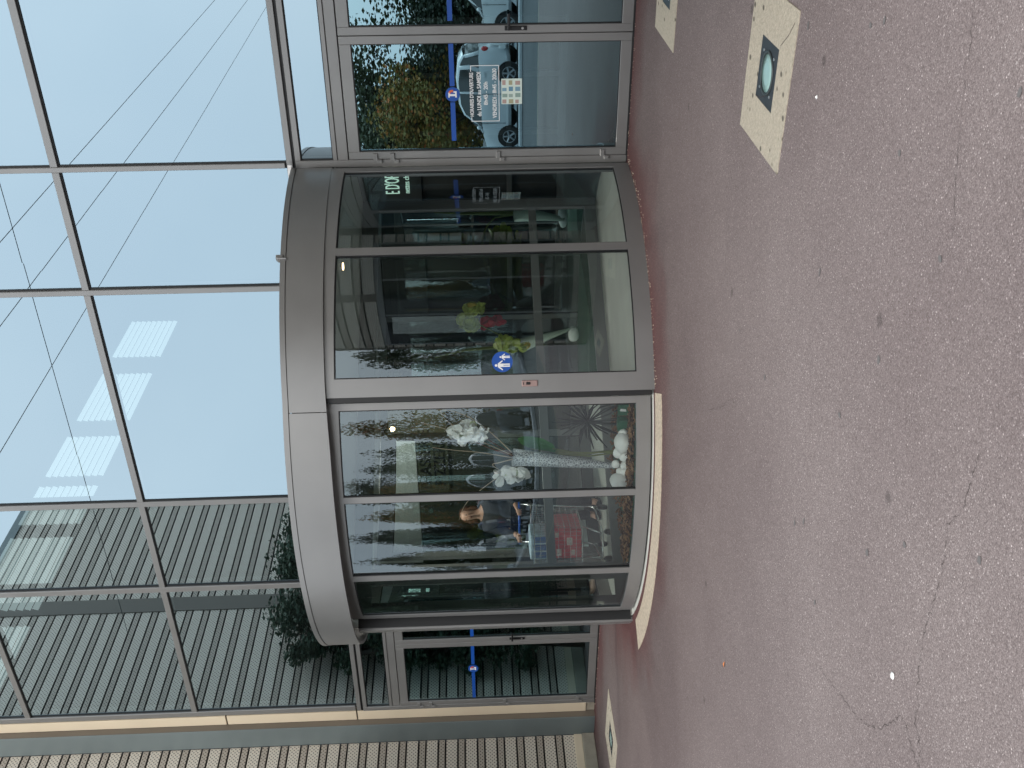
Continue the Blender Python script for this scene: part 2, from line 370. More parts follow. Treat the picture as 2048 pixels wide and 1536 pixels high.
# dark gum spots trodden into the paving
spots = [(-1.47,-4.543),(-1.229,-5.99),(-1.961,-5.447),(-1.961,-6.18),(-2.814,-4.946),(-2.372,-5.941),(-1.075,-4.808),(-0.907,-5.519),(-0.861,-5.641),(-2.677,-6.442),(-2.417,-6.692),(-3.167,-5.689),(-3.073,-5.79),(-0.821,-6.658),(-2.095,-7.124),(-3.3,-6.082),(-2.84,-4.4),(-1.42,-6.45)]
gumm = pmat('trodden_gum', (0.15, 0.138, 0.134), 0.8)
sp = MB()
for i, (x, y) in enumerate(spots):
    rg = random.Random(i+50); rx, ry = rg.uniform(0.010, 0.020), rg.uniform(0.008, 0.015)
    sp.poly([(x + rx*(1+rg.uniform(-.25,.25))*math.cos(2*PI*k/10), y + ry*(1+rg.uniform(-.25,.25))*math.sin(2*PI*k/10), 0.0025) for k in range(10)])
tag(sp.build('paving_stains', gumm), kind='structure')
lm = pmat('orange_leaf', (0.60, 0.20, 0.05), 0.7)
lf = MB(); c = gnd(1450, 1330)
lf.add([c+Vector((-.025,0,.004)), c+Vector((0,.010,.012)), c+Vector((.03,.004,.006)), c+Vector((0,-.010,.010))], [(0,1,2,3)])
tag(lf.build('fallen_leaf', lm), 'small curled orange leaf lying alone on the paving', 'leaf')
c = gnd(1787, 1352); mb = MB(); mb.blob((c.x, c.y, 0.004), (0.016, 0.012, 0.006), 3, 0.35)
tag(mb.build('paper_scrap', M['pebble_white'], smooth=True), 'largest white scrap dropped on the bare paving near the long crack', 'litter')
c = gnd(1635, 194); mb = MB(); mb.blob((c.x, c.y, 0.004), (0.009, 0.006, 0.005), 4, 0.3)
tag(mb.build('paper_scrap', M['pebble_white'], smooth=True), 'tiny white scrap on the paving beside the large cream light slab', 'litter')

# recessed ground lights ------------------------------------------------------
def ground_light(cx, cy, half, label):
    t = thing('ground_light', label, 'ground light', (cx, cy, 0), 'recessed lights in cream slabs')
    s = MB()
    q = 0.155
    x0, x1, y0, y1 = cx-half, cx+half, cy-half, cy+half
    for a in ((x0, cx-q, y0, y1), (cx+q, x1, y0, y1), (cx-q, cx+q, y0, cy-q), (cx-q, cx+q, cy+q, y1)):
        s.box(a[0], a[1], a[2], a[3], -0.03, 0.005)
    s.build('concrete_slab', M['slab'], t)
    f = MB(); n = 32; q2 = q-0.001
    # square plate with a round hole
    vs = []; 
    for j in range(n):
        a = 2*PI*j/n; c, sn_ = math.cos(a), math.sin(a); k = q2/max(abs(c), abs(sn_))
        vs += [(cx+k*c, cy+k*sn_, 0.004), (cx+0.105*c, cy+0.105*sn_, 0.004), (cx+0.105*c, cy+0.105*sn_, -0.02)]
    f.add(vs, [(3*j, 3*((j+1) % n), 3*((j+1) % n)+1, 3*j+1) for j in range(n)] + [(3*j+1, 3*((j+1) % n)+1, 3*((j+1) % n)+2, 3*j+2) for j in range(n)])
    pl = f.build('metal_plate', pmat('dark_light_plate', (0.028, 0.033, 0.040), 0.55, 0.2, vary=0.35, vscale=20), t)
    rb = MB(); rb.arc((cx, cy), 0.095, 0.112, 0, 360, 0.003, 0.009, 32); rb.build('ring', pmat('ring_metal', (0.07, 0.08, 0.08), 0.4, 0.6), t, smooth=True)
    ln = MB(); ln.lathe([(0.096, -0.01), (0.095, 0.004), (0.05, 0.007), (0.001, 0.0075)], (cx, cy, 0), 32)
    lo = ln.build('glass_lens', pmat('frosted_lens', (0.30, 0.46, 0.43), 0.18, spec=0.6), t, smooth=True)
    for k in range(4):
        a = PI/4 + k*PI/2; MB().lathe([(0.008, 0.004), (0.008, 0.008), (0.002, 0.009)], (cx+0.16*math.cos(a)*0.82, cy+0.16*math.sin(a)*0.82, 0), 8).build('bolt', M['steel'], pl)
    return t
ground_light(-1.425, -4.290, 0.385, 'cracked cream slab with round recessed light, nearest and largest of the ground lights')
ground_light(-1.545, -1.478, 0.40, 'cream slab ground light cut off beside the right entrance door')
ground_light(-10.16, -1.43, 0.41, 'cream slab ground light in front of the left entrance door by the perforated wall')
# two cracks across the biggest slab
for k, pl in enumerate(([(1511,190),(1520,195),(1530,191)], [(1561,92),(1566,85),(1578,70),(1590,45)])):
    pts = [gnd(*p, 0.0065) for p in pl]; mb = MB(); vs = []
    for i, p in enumerate(pts): vs += [p + Vector((0.0012, 0.0014, 0)), p - Vector((0.0012, 0.0014, 0))]
    mb.add(vs, [(2*i, 2*i+1, 2*i+3, 2*i+2) for i in range(len(pts)-1)])
    tag(mb.build('slab_crack', crackm), kind='structure')

# ------------------------------------------------------------------ curtain wall
cw = thing('curtain_wall', 'grey framed glass curtain wall with large tinted panes above the revolving door', 'curtain wall', (-5, 0, 0))
ZT, ZA, ZB = 9.6, 5.42, 3.213
MUL = [(-3.421, 0.052), (-4.721, 0.060), (-7.468, 0.070), (-8.812, 0.080), (-11.10, 0.085)]
RIGHT = [(-1.3, .06), (1.1, .06), (3.5, .06)]
for x, wd in MUL + RIGHT:
    MB().box(x-wd/2, x+wd/2, -0.035, 0.12, 3.262, ZT).build('mullion', M['frame'], cw, bevel=0.004)
xs = sorted([x for x, _ in MUL + RIGHT])
wds = dict((x, wd) for x, wd in MUL + RIGHT)
for zc in (ZA, 7.63):
    for a, b in zip(xs[:-1], xs[1:]):
        MB().box(a+wds[a]/2, b-wds[b]/2, -0.032, 0.11, zc-0.036, zc+0.036).build('transom', M['frame'], cw, bevel=0.004)
MB().box(-11.14, 3.53, -0.04, 0.12, 3.186, 3.243).build('lower_transom', M['frame'], cw, bevel=0.004)
MB().box(-11.14, 3.53, -0.02, 0.14, ZT, ZT+0.3).build('parapet', M['frame'], cw)
sl = MB()     # dark gaskets along the right side and lower edge of every pane
zr = [(3.243, ZA-0.036), (ZA+0.036, 7.63-0.036), (7.63+0.036, ZT)]
for a, b in zip(xs[:-1], xs[1:]):
    x0, x1 = a+wds[a]/2, b-wds[b]/2
    for z0, z1 in zr:
        sl.box(x0, x0+0.014, -0.012, 0.004, z0, z1); sl.box(x0+0.014, x1, -0.012, 0.004, z1-0.014, z1)
        rg = random.Random(int(a*100+z0*7)); j = lambda: rg.uniform(-0.0022, 0.0022)
        MB().quad((x0+.008, j(), z0+.008), (x1-.008, j(), z0+.008), (x1-.008, j(), z1-.008), (x0+.008, j(), z1-.008)).build('glass_pane', M['glass_curtain'], cw)
sl.build('gaskets', M['frame_dark'], cw)

# ------------------------------------------------------------------ flat entrance doors
def logo(parent, x, z, s, y=-0.012):
    rim = MB(); rim.lathe([(s, 0.0), (s, 0.002)], (0,0,0), 28, M=Matrix.Rotation(PI/2, 4, 'X'))
    rim.v = [(v[0]+x, v[1]+y, v[2]+z) for v in rim.v]
    d = rim.build('round_sticker', M['blue'], parent)
    # white letter with serifs and an orange swoosh behind its upper right
    y2 = y-0.004
    def P(u, v): return (x+u*s, y2, z+v*s)
    lt = MB()
    for (u0, v0, u1, v1) in ((-0.42,-0.55,0.45,-0.33), (-0.22,-0.33,0.06,0.42), (-0.42,0.42,0.26,0.60)):
        lt.box(x+u0*s, x+u1*s, y2, y2+0.001, z+v0*s, z+v1*s)
    lt.box(x+0.25*s, x+0.45*s, y2, y2+0.001, z-0.33*s, z-0.12*s)
    lt.build('letter', M['white'], d)
    o = MB(); arc_o = [(0.12+0.52*math.cos(t), 0.08+0.52*math.sin(t)) for t in [R(a) for a in range(-20, 131, 15)]]
    arc_i = [(0.14+0.18*math.cos(t), 0.10+0.22*math.sin(t)) for t in [R(a) for a in range(125, -26, -15)]]
    o.prism([(x+u*s, y2+0.0013, z+v*s) for u, v in arc_o+arc_i], (0, 0.0006, 0)); o.build('swoosh', M['orange'], d)
    return d

def leaf(parent, x0, x1, handle=None, hinge=None, logos=(), bands=()):
    """door leaf between x0 and x1; frame, glass and fittings"""
    z0, z1 = 0.012, 2.650
    st, rt, rbt = 0.072, 0.105, 0.100
    d = MB()
    d.box(x0, x0+st, -0.03, 0.03, z0, z1); d.box(x1-st, x1, -0.03, 0.03, z0, z1)
    d.box(x0+st, x1-st, -0.03, 0.03, z0, z0+rbt); d.box(x0+st, x1-st, -0.03, 0.03, z1-rt, z1)
    dl = d.build('door_leaf', M['frame'], parent, bevel=0.003)
    s = MB(); a0, a1, b0, b1 = x0+st, x1-st, z0+rbt, z1-rt
    s.box(a0, a0+.009, -0.016, -0.001, b0, b1); s.box(a1-.009, a1, -0.016, -0.001, b0, b1); s.box(a0+.009, a1-.009, -0.016, -0.001, b0, b0+.009); s.box(a0+.009, a1-.009, -0.016, -0.001, b1-.009, b1)
    s.build('seal', M['frame_dark'], dl)
    MB().quad((a0, -0.006, b0), (a1, -0.006, b0), (a1, -0.006, b1), (a0, -0.006, b1)).build('glass_pane', M['glass_door'], dl)
    for (u0, u1) in bands:
        MB().box(u0, u1, -0.0095, -0.0075, 1.628, 1.672).build('safety_band', M['blue'], dl)
    for lx in logos: logo(dl, lx, 1.648, 0.067)
    if handle:
        hx, sg = handle
        h = MB(); h.box(hx-0.020, hx+0.020, -0.040, -0.03, 0.965, 1.165)
        h.box(hx-0.012, hx+0.012, -0.078, -0.04, 1.118, 1.142)
        h.box(min(hx, hx+sg*0.135), max(hx, hx+sg*0.135), -0.092, -0.074, 1.117, 1.141)
        ho = h.build('door_handle', M['black'], dl, bevel=0.006, seg=2)
        k = MB(); k.lathe([(0.011, 0), (0.011, 0.006)], (0,0,0), 12, M=Matrix.Rotation(PI/2, 4, 'X')); k.v = [(v[0]+hx, v[1]-0.0405, v[2]+1.005) for v in k.v]
        k.build('lock_cylinder', M['steel'], ho)
    if hinge is not None:
        for zz in (0.24, 1.235, 2.24, 2.40):
            hg = MB(); sg = 1 if hinge < (x0+x1)/2 else -1
            hg.box(min(hinge, hinge+sg*0.07), max(hinge, hinge+sg*0.07), -0.046, -0.031, zz-0.022, zz+0.022)
            hg.box(hinge-0.022, hinge+0.012, -0.058, -0.030, zz-0.062, zz-0.015)
            hg.build('hinge', M['frame'], dl, bevel=0.004)
    return dl

def entrance(name_label, xl, xr):
    t = thing('entrance_door', name_label, 'glass door', ((xl+xr)/2, 0, 0), 'grey double doors beside the revolving door')
    f = MB()
    f.box(xl, xl+0.07, -0.035, 0.09, 0.0, 3.160); f.box(xr-0.07, xr, -0.035, 0.09, 0.0, 3.160)
    f.box(xl+0.07, xr-0.07, -0.035, 0.09, 3.107, 3.160)       # under the curtain wall
    f.box(xl+0.07, xr-0.07, -0.035, 0.09, 2.762, 2.800); f.box(xl+0.07, xr-0.07, -0.028, 0.09, 2.660, 2.757)
    fo = f.build('door_frame', M['frame'], t, bevel=0.003)
    s = MB(); s.box(xl+0.07, xr-0.07, -0.018, 0.02, 2.757, 2.762); s.box(xl, xr, -0.02, 0.05, 3.160, 3.186)
    a0, a1 = xl+0.07, xr-0.07
    s.box(a0, a0+.010, -0.016, 0.0, 2.80, 3.107); s.box(a1-.010, a1, -0.016, 0.0, 2.80, 3.107); s.box(a0+.01, a1-.01, -0.016, 0.0, 2.80, 2.81); s.box(a0+.01, a1-.01, -0.016, 0.0, 3.097, 3.107)
    s.build('seal', M['frame_dark'], t)
    tw = MB().quad((a0, -0.004, 2.80), (a1, -0.004, 2.80), (a1, -0.004, 3.107), (a0, -0.004, 3.107)).build('transom_window', M['glass_curtain'], t)
    MB().box(xl, xr, -0.05, 0.1, 0.0, 0.010).build('threshold', M['frame_dark'], t)
    return t
XR0, XR1 = -3.447, -1.10
dr = entrance('grey double glass door right of the revolving door, opening hours in white on its glass', XR0, XR1)
ll = leaf(dr, XR0+0.073, -2.236, hinge=XR0+0.062, logos=(-2.775,), bands=((-3.215, -2.850), (-2.700, -2.310)))
leaf(dr, -2.230, XR1-0.073, handle=(-2.185, 1), bands=((-2.12, -1.20),))
# opening hours lettering
yt = -0.0085
def fit(o, x0, x1, z0, z1):
    xs_ = [v.co.x for v in o.data.vertices]; zs_ = [v.co.z for v in o.data.vertices]; xa, xb, za, zb2 = min(xs_), max(xs_), min(zs_), max(zs_)
    for v in o.data.vertices:
        v.co.x = x0+(v.co.x-xa)/(xb-xa)*(x1-x0); v.co.z = z0+(v.co.z-za)/(zb2-za)*(z1-z0)
for s_, x0, x1, zc, h in (("HORAIRES D'OUVERTURE", -2.985, -2.580, 1.474, 0.036), ("du LUNDI au SAMEDI", -2.985, -2.575, 1.405, 0.038), ("8h45 - 20h", -2.880, -2.665, 1.343, 0.038), ("VENDREDI : 8h45 - 20h30", -3.005, -2.545, 1.262, 0.038)):
    fit(text_mesh('lettering', s_, M['white'], 0.05, facade_m(-2.765, yt, 0), ll, bold=0.0010), x0, x1, zc-h/2, zc+h/2)
fr = MB(); a, b, z0, z1, th = -3.035, -2.515, 1.218, 1.474, 0.006
fr.box(a, b, yt-.0005, yt+.0005, z0, z0+th); fr.box(a, a+th, yt-.0005, yt+.0005, z0+th, z1); fr.box(b-th, b, yt-.0005, yt+.0005, z0+th, z1)
fr.box(a, a+0.042, yt-.0005, yt+.0005, z1, z1+th); fr.box(b-0.055, b, yt-.0005, yt+.0005, z1, z1+th)
fr.build('lettering_frame', M['white'], ll)
# small notice with coloured squares
po = MB(); po.box(-2.875, -2.640, yt-.0008, yt, 1.008, 1.198); pob = po.build('notice', pmat('notice_paper', (0.62, 0.72, 0.66), 0.6), ll)
cols = [(0.42,0.30,0.27),(0.12,0.26,0.36),(0.25,0.36,0.32),(0.36,0.35,0.22),(0.18,0.33,0.42),(0.30,0.40,0.36)]
rg = random.Random(9)
for r_ in range(3):
    for c_ in range(4):
        x0 = -2.868+c_*0.057; z1_ = 1.190-r_*0.060; a_, b_ = rg.uniform(0.03,0.046), rg.uniform(0.03,0.05)
        MB().box(x0, x0+a_, yt-.0014, yt-.0009, z1_-b_, z1_).build('notice_print', pmat('notice_print', cols[(r_*3+c_*2) % 6], 0.6), pob)
XL0, XL1 = -11.16, -8.70
dlm = entrance('grey double glass door left of the revolving door with blue band and black handle', XL0, XL1)
leaf(dlm, XL0+0.073, -9.918, hinge=XL0+0.062, handle=None, logos=(-10.43,), bands=((-11.0, -10.51), (-10.35, -9.99)))
leaf(dlm, -9.912, XL1-0.073, handle=(-9.868, 1), logos=(-9.24,), bands=((-9.83, -9.32), (-9.16, -8.86)))

# ------------------------------------------------------------------ wall end, column, perforated side wall
cp = thing('cream_panel', 'narrow cream wall panel standing between the left glass doors and the steel column', 'wall panel', (-11.23, 0, 0))
for z0, z1 in ((0.12, 3.243), (3.262, 5.010), (5.030, 9.6)):
    MB().box(-11.335, -11.165, -0.030, 0.05, z0, z1).build('panel', M['cream'], cp, bevel=0.003)
MB().box(-11.335, -11.165, -0.012, 0.05, 0.0, 0.12).build('base', M['concrete'], cp)
MB().box(-11.333, -11.167, -0.010, 0.05, 3.243, 3.262).build('joint', M['clad_groove'], cp)
MB().box(-11.333, -11.167, -0.010, 0.05, 5.010, 5.030).build('joint', M['clad_groove'], cp)
colm = thing('steel_column', 'tall blue grey steel column between the cream panel and the perforated wall', 'column', (-11.5, -0.1, 0))
MB().box(-11.70, -11.345, -0.125, -0.115, 0.0, 9.8).build('front_flange', M['column'], colm, bevel=0.003)
MB().box(-11.352, -11.340, -0.114, 0.05, 0.0, 9.8).build('side_web', M['column_side'], colm)
MB().box(-11.70, -11.352, 0.04, 0.05, 0.0, 9.8).build('back_flange', M['column'], colm)
WX, WY0, WY1 = -11.71, -5.30, -0.126
sw = thing('side_wall', 'side wall of beige perforated sheet with dark paired grooves, left of the steel column', 'wall', (WX-0.2, -2.7, 0))
def clad_strip(y0, y1, name):
    mb = MB(); z = 0.285; per = 0.27; d = 0.045
    while z < 9.5:
        for k, (h, dep) in enumerate(((0.146, 0), (0.024, 1), (0.076, 0), (0.024, 1))):
            x = WX - (d if dep else 0)
            mb.quad((x, y0, z), (x, y1, z), (x, y1, z+h), (x, y0, z+h), 1 if dep else (2 if k == 2 else 0))
            nxt = WX - (0 if dep else d)
            mb.quad((x, y0, z+h), (x, y1, z+h), (nxt, y1, z+h), (nxt, y0, z+h), 1 if dep else 0)
            z += h
    return mb.build(name, [M['clad'], M['clad_groove'], M['clad_mid']], sw)
clad_strip(-2.55, WY1, 'cladding_sheet'); clad_strip(-5.18, -2.86, 'cladding_sheet')
MB().box(WX-0.05, WX+0.012, -2.86, -2.55, 0.285, 9.6).build('trim_post', M['column_side'], sw, bevel=0.004)
MB().box(WX-0.30, WX+0.015, WY0, -5.18, 0.0, 9.6).build('corner_trim', M['column_side'], sw, bevel=0.004)
MB().box(WX-0.30, WX-0.05, -5.18, WY1, 0.285, 9.6).build('wall_core', M['int_wall'], sw)
MB().box(WX-0.30, WX+0.022, -5.18, WY1, 0.175, 0.284).build('cream_flashing', M['cream'], sw, bevel=0.005)
MB().box(WX-0.30, WX+0.045, -5.18, WY1, 0.0, 0.174).build('plinth', M['concrete'], sw, bevel=0.01)
MB().box(WX-0.35, WX+0.03, WY0-0.02, WY1, 9.6, 9.75).build('coping', M['column'], sw)

# the matching wall on the other side of the entrance court, seen only in the curved panes
rw = thing('side_wall', 'beige perforated wall mirrored in the curved panes right of the drum', 'wall', (-0.06, -2.7, 0))
RX = -0.25
for y0, y1 in ((-2.55, -0.05), (-5.18, -2.86)):
    mb = MB(); z = 0.285
    while z < 9.5:
        for k, (h, dep) in enumerate(((0.146, 0), (0.024, 1), (0.076, 0), (0.024, 1))):
            x = RX + (0.045 if dep else 0); nxt = RX + (0 if dep else 0.045)
            mb.quad((x, y1, z), (x, y0, z), (x, y0, z+h), (x, y1, z+h), 1 if dep else (2 if k == 2 else 0))
            mb.quad((x, y1, z+h), (x, y0, z+h), (nxt, y0, z+h), (nxt, y1, z+h), 1 if dep else 0)
            z += h
    mb.build('cladding_sheet', [M['clad'], M['clad_groove'], M['clad_mid']], rw)
MB().box(RX-0.012, RX+0.05, -2.86, -2.55, 0.285, 9.6).build('trim_post', M['column_side'], rw)
MB().box(RX-0.015, RX+0.30, WY0, -5.18, 0.0, 9.6).build('corner_trim', M['column_side'], rw)
MB().box(RX+0.05, RX+0.30, -5.18, -0.05, 0.285, 9.6).build('wall_core', M['int_wall'], rw)
MB().box(RX-0.045, RX+0.30, -5.18, -0.05, 0.0, 0.284).build('plinth', M['concrete'], rw)
wf = MB()  # added dark glazing, never seen directly, to darken the lower curved-pane reflections
for y0, y1 in ((-5.0, -4.92), (-3.5, -3.42), (-2.0, -1.92), (-0.5, -0.42)): wf.box(RX-0.05, RX-0.005, y0, y1, 0.285, 2.62)
wf.box(RX-0.05, RX-0.005, -5.0, -0.42, 2.62, 2.70); shw = wf.build('added_glazing_frame', M['frame'], rw)
MB().box(RX-0.03, RX-0.004, -4.92, -0.5, 0.286, 2.62).build('added_dark_glazing', pmat('added_dark_glass', (0.012, 0.013, 0.013), 0.08), shw)

# ------------------------------------------------------------------ revolving door: drum
C1, R1 = (-6.04, -0.06), 2.61
C2, R2 = (-5.98, -0.05), 2.55
def interp(xs_, ys_):
    def f(a):
        if a >= xs_[-1]: return ys_[-1]
        if a <= xs_[0]: return ys_[0]
        for i in range(len(xs_)-1):
            if xs_[i] <= a <= xs_[i+1]:
                t = (a-xs_[i])/(xs_[i+1]-xs_[i]); return ys_[i]+(ys_[i+1]-ys_[i])*t
    return f
zt = interp([-180,-140,-100,-58,-36,0], [3.19,3.13,3.108,3.114,3.147,3.198])
zb = interp([-180,-130,-105,-87,-67,-55,-40,-14,0], [2.80,2.745,2.722,2.725,2.738,2.762,2.777,2.798,2.812])
dm = thing('revolving_door_drum', 'curved grey metal drum of the revolving door with deep fascia and curved glass', 'revolving door', (C2[0], C2[1], 0))
fa = MB()
fa.arc(C1, R1-0.03, R1, -0.5, -59.6, zb, lambda a: zt(a)-0.050, 40)
fa.arc(C1, R1-0.03, R1, -59.75, -179, zb, lambda a: zt(a)-0.050, 70)
fo = fa.build('fascia', M['frame'], dm, smooth=False)
for p in fo.data.polygons: p.use_smooth = True
fo.modifiers.new('edge', 'EDGE_SPLIT').split_angle = R(35)
tr = MB(); tr.arc(C1, R1-0.06, R1+0.006, -0.5, -179, lambda a: zt(a)-0.045, zt, 100)
to = tr.build('top_trim', M['frame'], dm, smooth=True); to.modifiers.new('edge', 'EDGE_SPLIT').split_angle = R(35)
gv = MB(); gv.arc(C1, R1-0.05, R1-0.008, -0.5, -179, lambda a: zt(a)-0.052, lambda a: zt(a)-0.043, 100); gv.build('groove', M['frame_dark'], dm)
rf = MB(); rf.arc(C1, 0.05, R1-0.061, -180, 0, 3.02, 3.05, 64); rf.build('roof', M['frame_dark'], dm)
ce = MB(); ce.arc(C2, 0.02, 2.50, -180, 180, 2.795, 2.815, 72); ce.build('ceiling', M['drum_ceil'], dm)
# inner half of the fascia
fi = MB(); fi.arc(C2, R2-0.05, R2, 2, 178, 2.70, 2.79, 60); fi.build('inner_fascia', M['frame_in'], dm)
def wall_section(a0, a1, muls, inner=False):
    """fixed curved wall between angles; muls = [(from, to)] vertical members"""
    fm = M['frame_in'] if inner else M['frame']
    zbt = (lambda a: 2.70) if inner else (lambda a: zb(a)-0.002)
    b = MB()
    lo, hi = min(a0, a1), max(a0, a1)
    b.arc(C2, R2-0.055, R2, lo, hi, 0.0, 0.148, 24)
    o = b.build('bottom_rail', fm, dm, smooth=True); o.modifiers.new('edge', 'EDGE_SPLIT').split_angle = R(35)
    b = MB(); b.arc(C2, R2-0.055, R2, lo, hi, 2.6 if inner else 2.688, 2.70 if inner else zbt, 24)
    o = b.build('top_rail', fm, dm, smooth=True); o.modifiers.new('edge', 'EDGE_SPLIT').split_angle = R(35)
    top = 2.6 if inner else 2.688
    ms = sorted(muls)
    for p, q in ms:
        x = MB().arc(C2, R2-0.055, R2+0.001, p, q, 0.148, top, 4).build('post', fm, dm, smooth=True); x.modifiers.new('edge', 'EDGE_SPLIT').split_angle = R(35)
    for (p, q), (r_, s_) in zip(ms[:-1], ms[1:]):
        MB().sheet(C2, R2-0.018, q, r_, 0.148, top, 26).build('curved_pane', M['glass_curved'], dm, smooth=True)
        gk = MB(); wd = 0.25
        gk.arc(C2, R2-0.03, R2-0.010, q, q+wd, 0.148, top, 2); gk.arc(C2, R2-0.03, R2-0.010, r_-wd, r_, 0.148, top, 2)
        gk.arc(C2, R2-0.03, R2-0.010, q+wd, r_-wd, 0.148, 0.157, 16); gk.arc(C2, R2-0.03, R2-0.010, q+wd, r_-wd, top-0.012, top, 16)
        gk.build('gasket', M['frame_dark'], dm)
wall_section(-58.4, -1.2, [(-58.4,-54.9), (-29.7,-28.0), (-3.1,-1.2)])
wall_section(-178.8, -126.2, [(-178.8,-176.0), (-158.0,-156.4), (-133.0,-126.2)])
wall_section(2, 44, [(2,4), (42,44)], True)
wall_section(136, 178, [(136,138), (155.4,157), (176,178)], True)
# dark brush faces of the two outer posts
pb = MB(); pb.arc(C2, R2-0.10, R2-0.012, -59.4, -58.45, 0.02, 2.76, 2); pb.build('brush_seal', M['frame_dark'], dm)
pb = MB(); pb.arc(C2, R2-0.13, R2-0.02, -126.15, -125.3, 0.02, 2.74, 2); pb.build('brush_seal', M['frame_dark'], dm)
# small bracket on the trim and white wedge of sealant at the wall
a = R(-29.2); cxx, cyy = C1[0]+(R1-0.01)*math.cos(a), C1[1]+(R1-0.01)*math.sin(a)
Mx = Matrix.Translation((cxx, cyy, 3.13)) @ Matrix.Rotation(a, 4, 'Z')
br = MB().box(-0.03, 0.028, -0.018, 0.018, 0.0, 0.065, M=Mx); br.box(-0.03, 0.034, -0.030, -0.018, -0.03, 0.05, M=Mx); br.build('bracket', M['frame'], dm, bevel=0.004)
MB().prism([at(574.5,331,-0.10), at(583,331,-0.10), at(580.5,350,-0.16), at(577.5,362,-0.2)], (-0.01,0.02,0)).build('sealant_wedge', pmat('white_sealant', (0.92,0.92,0.92), 0.5), dm)
# switch on the wide post, child safety sticker, joint dots
a = R(-56.6); Mx = Matrix.Translation((C2[0]+R2*math.cos(a), C2[1]+R2*math.sin(a), 1.055)) @ Matrix.Rotation(a, 4, 'Z')
sb = MB().box(0.0, 0.014, -0.026, 0.026, -0.066, 0.066, M=Mx).build('switch_plate', pmat('pinkish_plate', (0.36, 0.25, 0.23), 0.4, 0.3), dm, bevel=0.004)
MB().box(0.0145, 0.020, -0.011, 0.011, -0.005, 0.030, M=Mx).build('switch_button', M['black'], sb, bevel=0.004)
MB().box(0.0145, 0.017, -0.010, 0.010, 0.050, 0.056, M=Mx).build('switch_mark', M['frame_dark'], sb)
def on_curve(u, v, ang0, z0, r): 
    a = R(ang0) + u/r; return (C2[0]+r*math.cos(a), C2[1]+r*math.sin(a), z0+v)
rs = R2-0.012
st = MB(); ring = [on_curve(0.088*math.cos(t), 0.088*math.sin(t), -52.35, 1.280, rs) for t in [2*PI*k/32 for k in range(32)]]
st.poly(ring); so_ = st.build('child_safety_sticker', M['blue'], dm)
fg = MB()
def figure(u0, v0, k):
    P = lambda u, v: on_curve(u0+u*k, v0+v*k, -52.35, 1.280, rs+0.003)
    fg.poly([P(0.13*math.cos(t), 0.62+0.13*math.sin(t)) for t in [2*PI*q/14 for q in range(14)]])
    fg.poly([P(-0.17,0.45), P(-0.17,-0.12), P(0.17,-0.12), P(0.17,0.45)])
    fg.poly([P(-0.16,-0.125), P(-0.16,-0.75), P(-0.03,-0.75), P(-0.03,-0.125)]); fg.poly([P(0.03,-0.125), P(0.03,-0.75), P(0.16,-0.75), P(0.16,-0.125)])
    fg.poly([P(-0.175,0.45), P(-0.50,0.0), P(-0.42,-0.07), P(-0.175,0.22)]); fg.poly([P(0.175,0.45), P(0.175,0.22), P(0.42,-0.07), P(0.50,0.0)])
figure(-0.030, 0.000, 0.085); figure(0.040, -0.022, 0.058)
fg.build('sticker_figures', M['white'], so_)
# apron ring in the ground
ap = MB(); ap.arc(C2, 2.58, 2.87, -59.0, -121.0, -0.02, 0.005, 48)
tag(ap.build('apron', M['apron']), kind='structure')
df = MB(); df.arc(C2, 0.02, 2.495, -180, 180, -0.02, 0.006, 96); tag(df.build('drum_floor', M['drum_floor']), kind='structure')
# grit along the foot of the drum
gr = MB(); rg = random.Random(5)
for k in range(140):
    a = R(rg.uniform(-58, -2)); rr = R2 + 0.012 + abs(rg.gauss(0, 0.05)); x, y = C2[0]+rr*math.cos(a), C2[1]+rr*math.sin(a); s_ = rg.uniform(0.002, 0.0065)
    gr.blob((x, y, s_*0.6), (s_, s_*0.8, s_*0.7), k, 0.3, nu=5, nv=3)
for k in range(120):
    x = rg.uniform(-3.4, -1.0) if k % 2 else rg.uniform(-11.2, -8.8); y = -0.055-abs(rg.gauss(0, 0.04)); s_ = rg.uniform(0.002, 0.006)
    gr.blob((x, y, s_*0.6), (s_, s_*0.8, s_*0.7), k, 0.3, nu=5, nv=3)
tag(gr.build('grit', pmat('pale_grit', (0.5, 0.42, 0.33), 0.9)), 'pale grit and crumbs gathered along the foot of doors and drum', 'grit', kind='stuff')

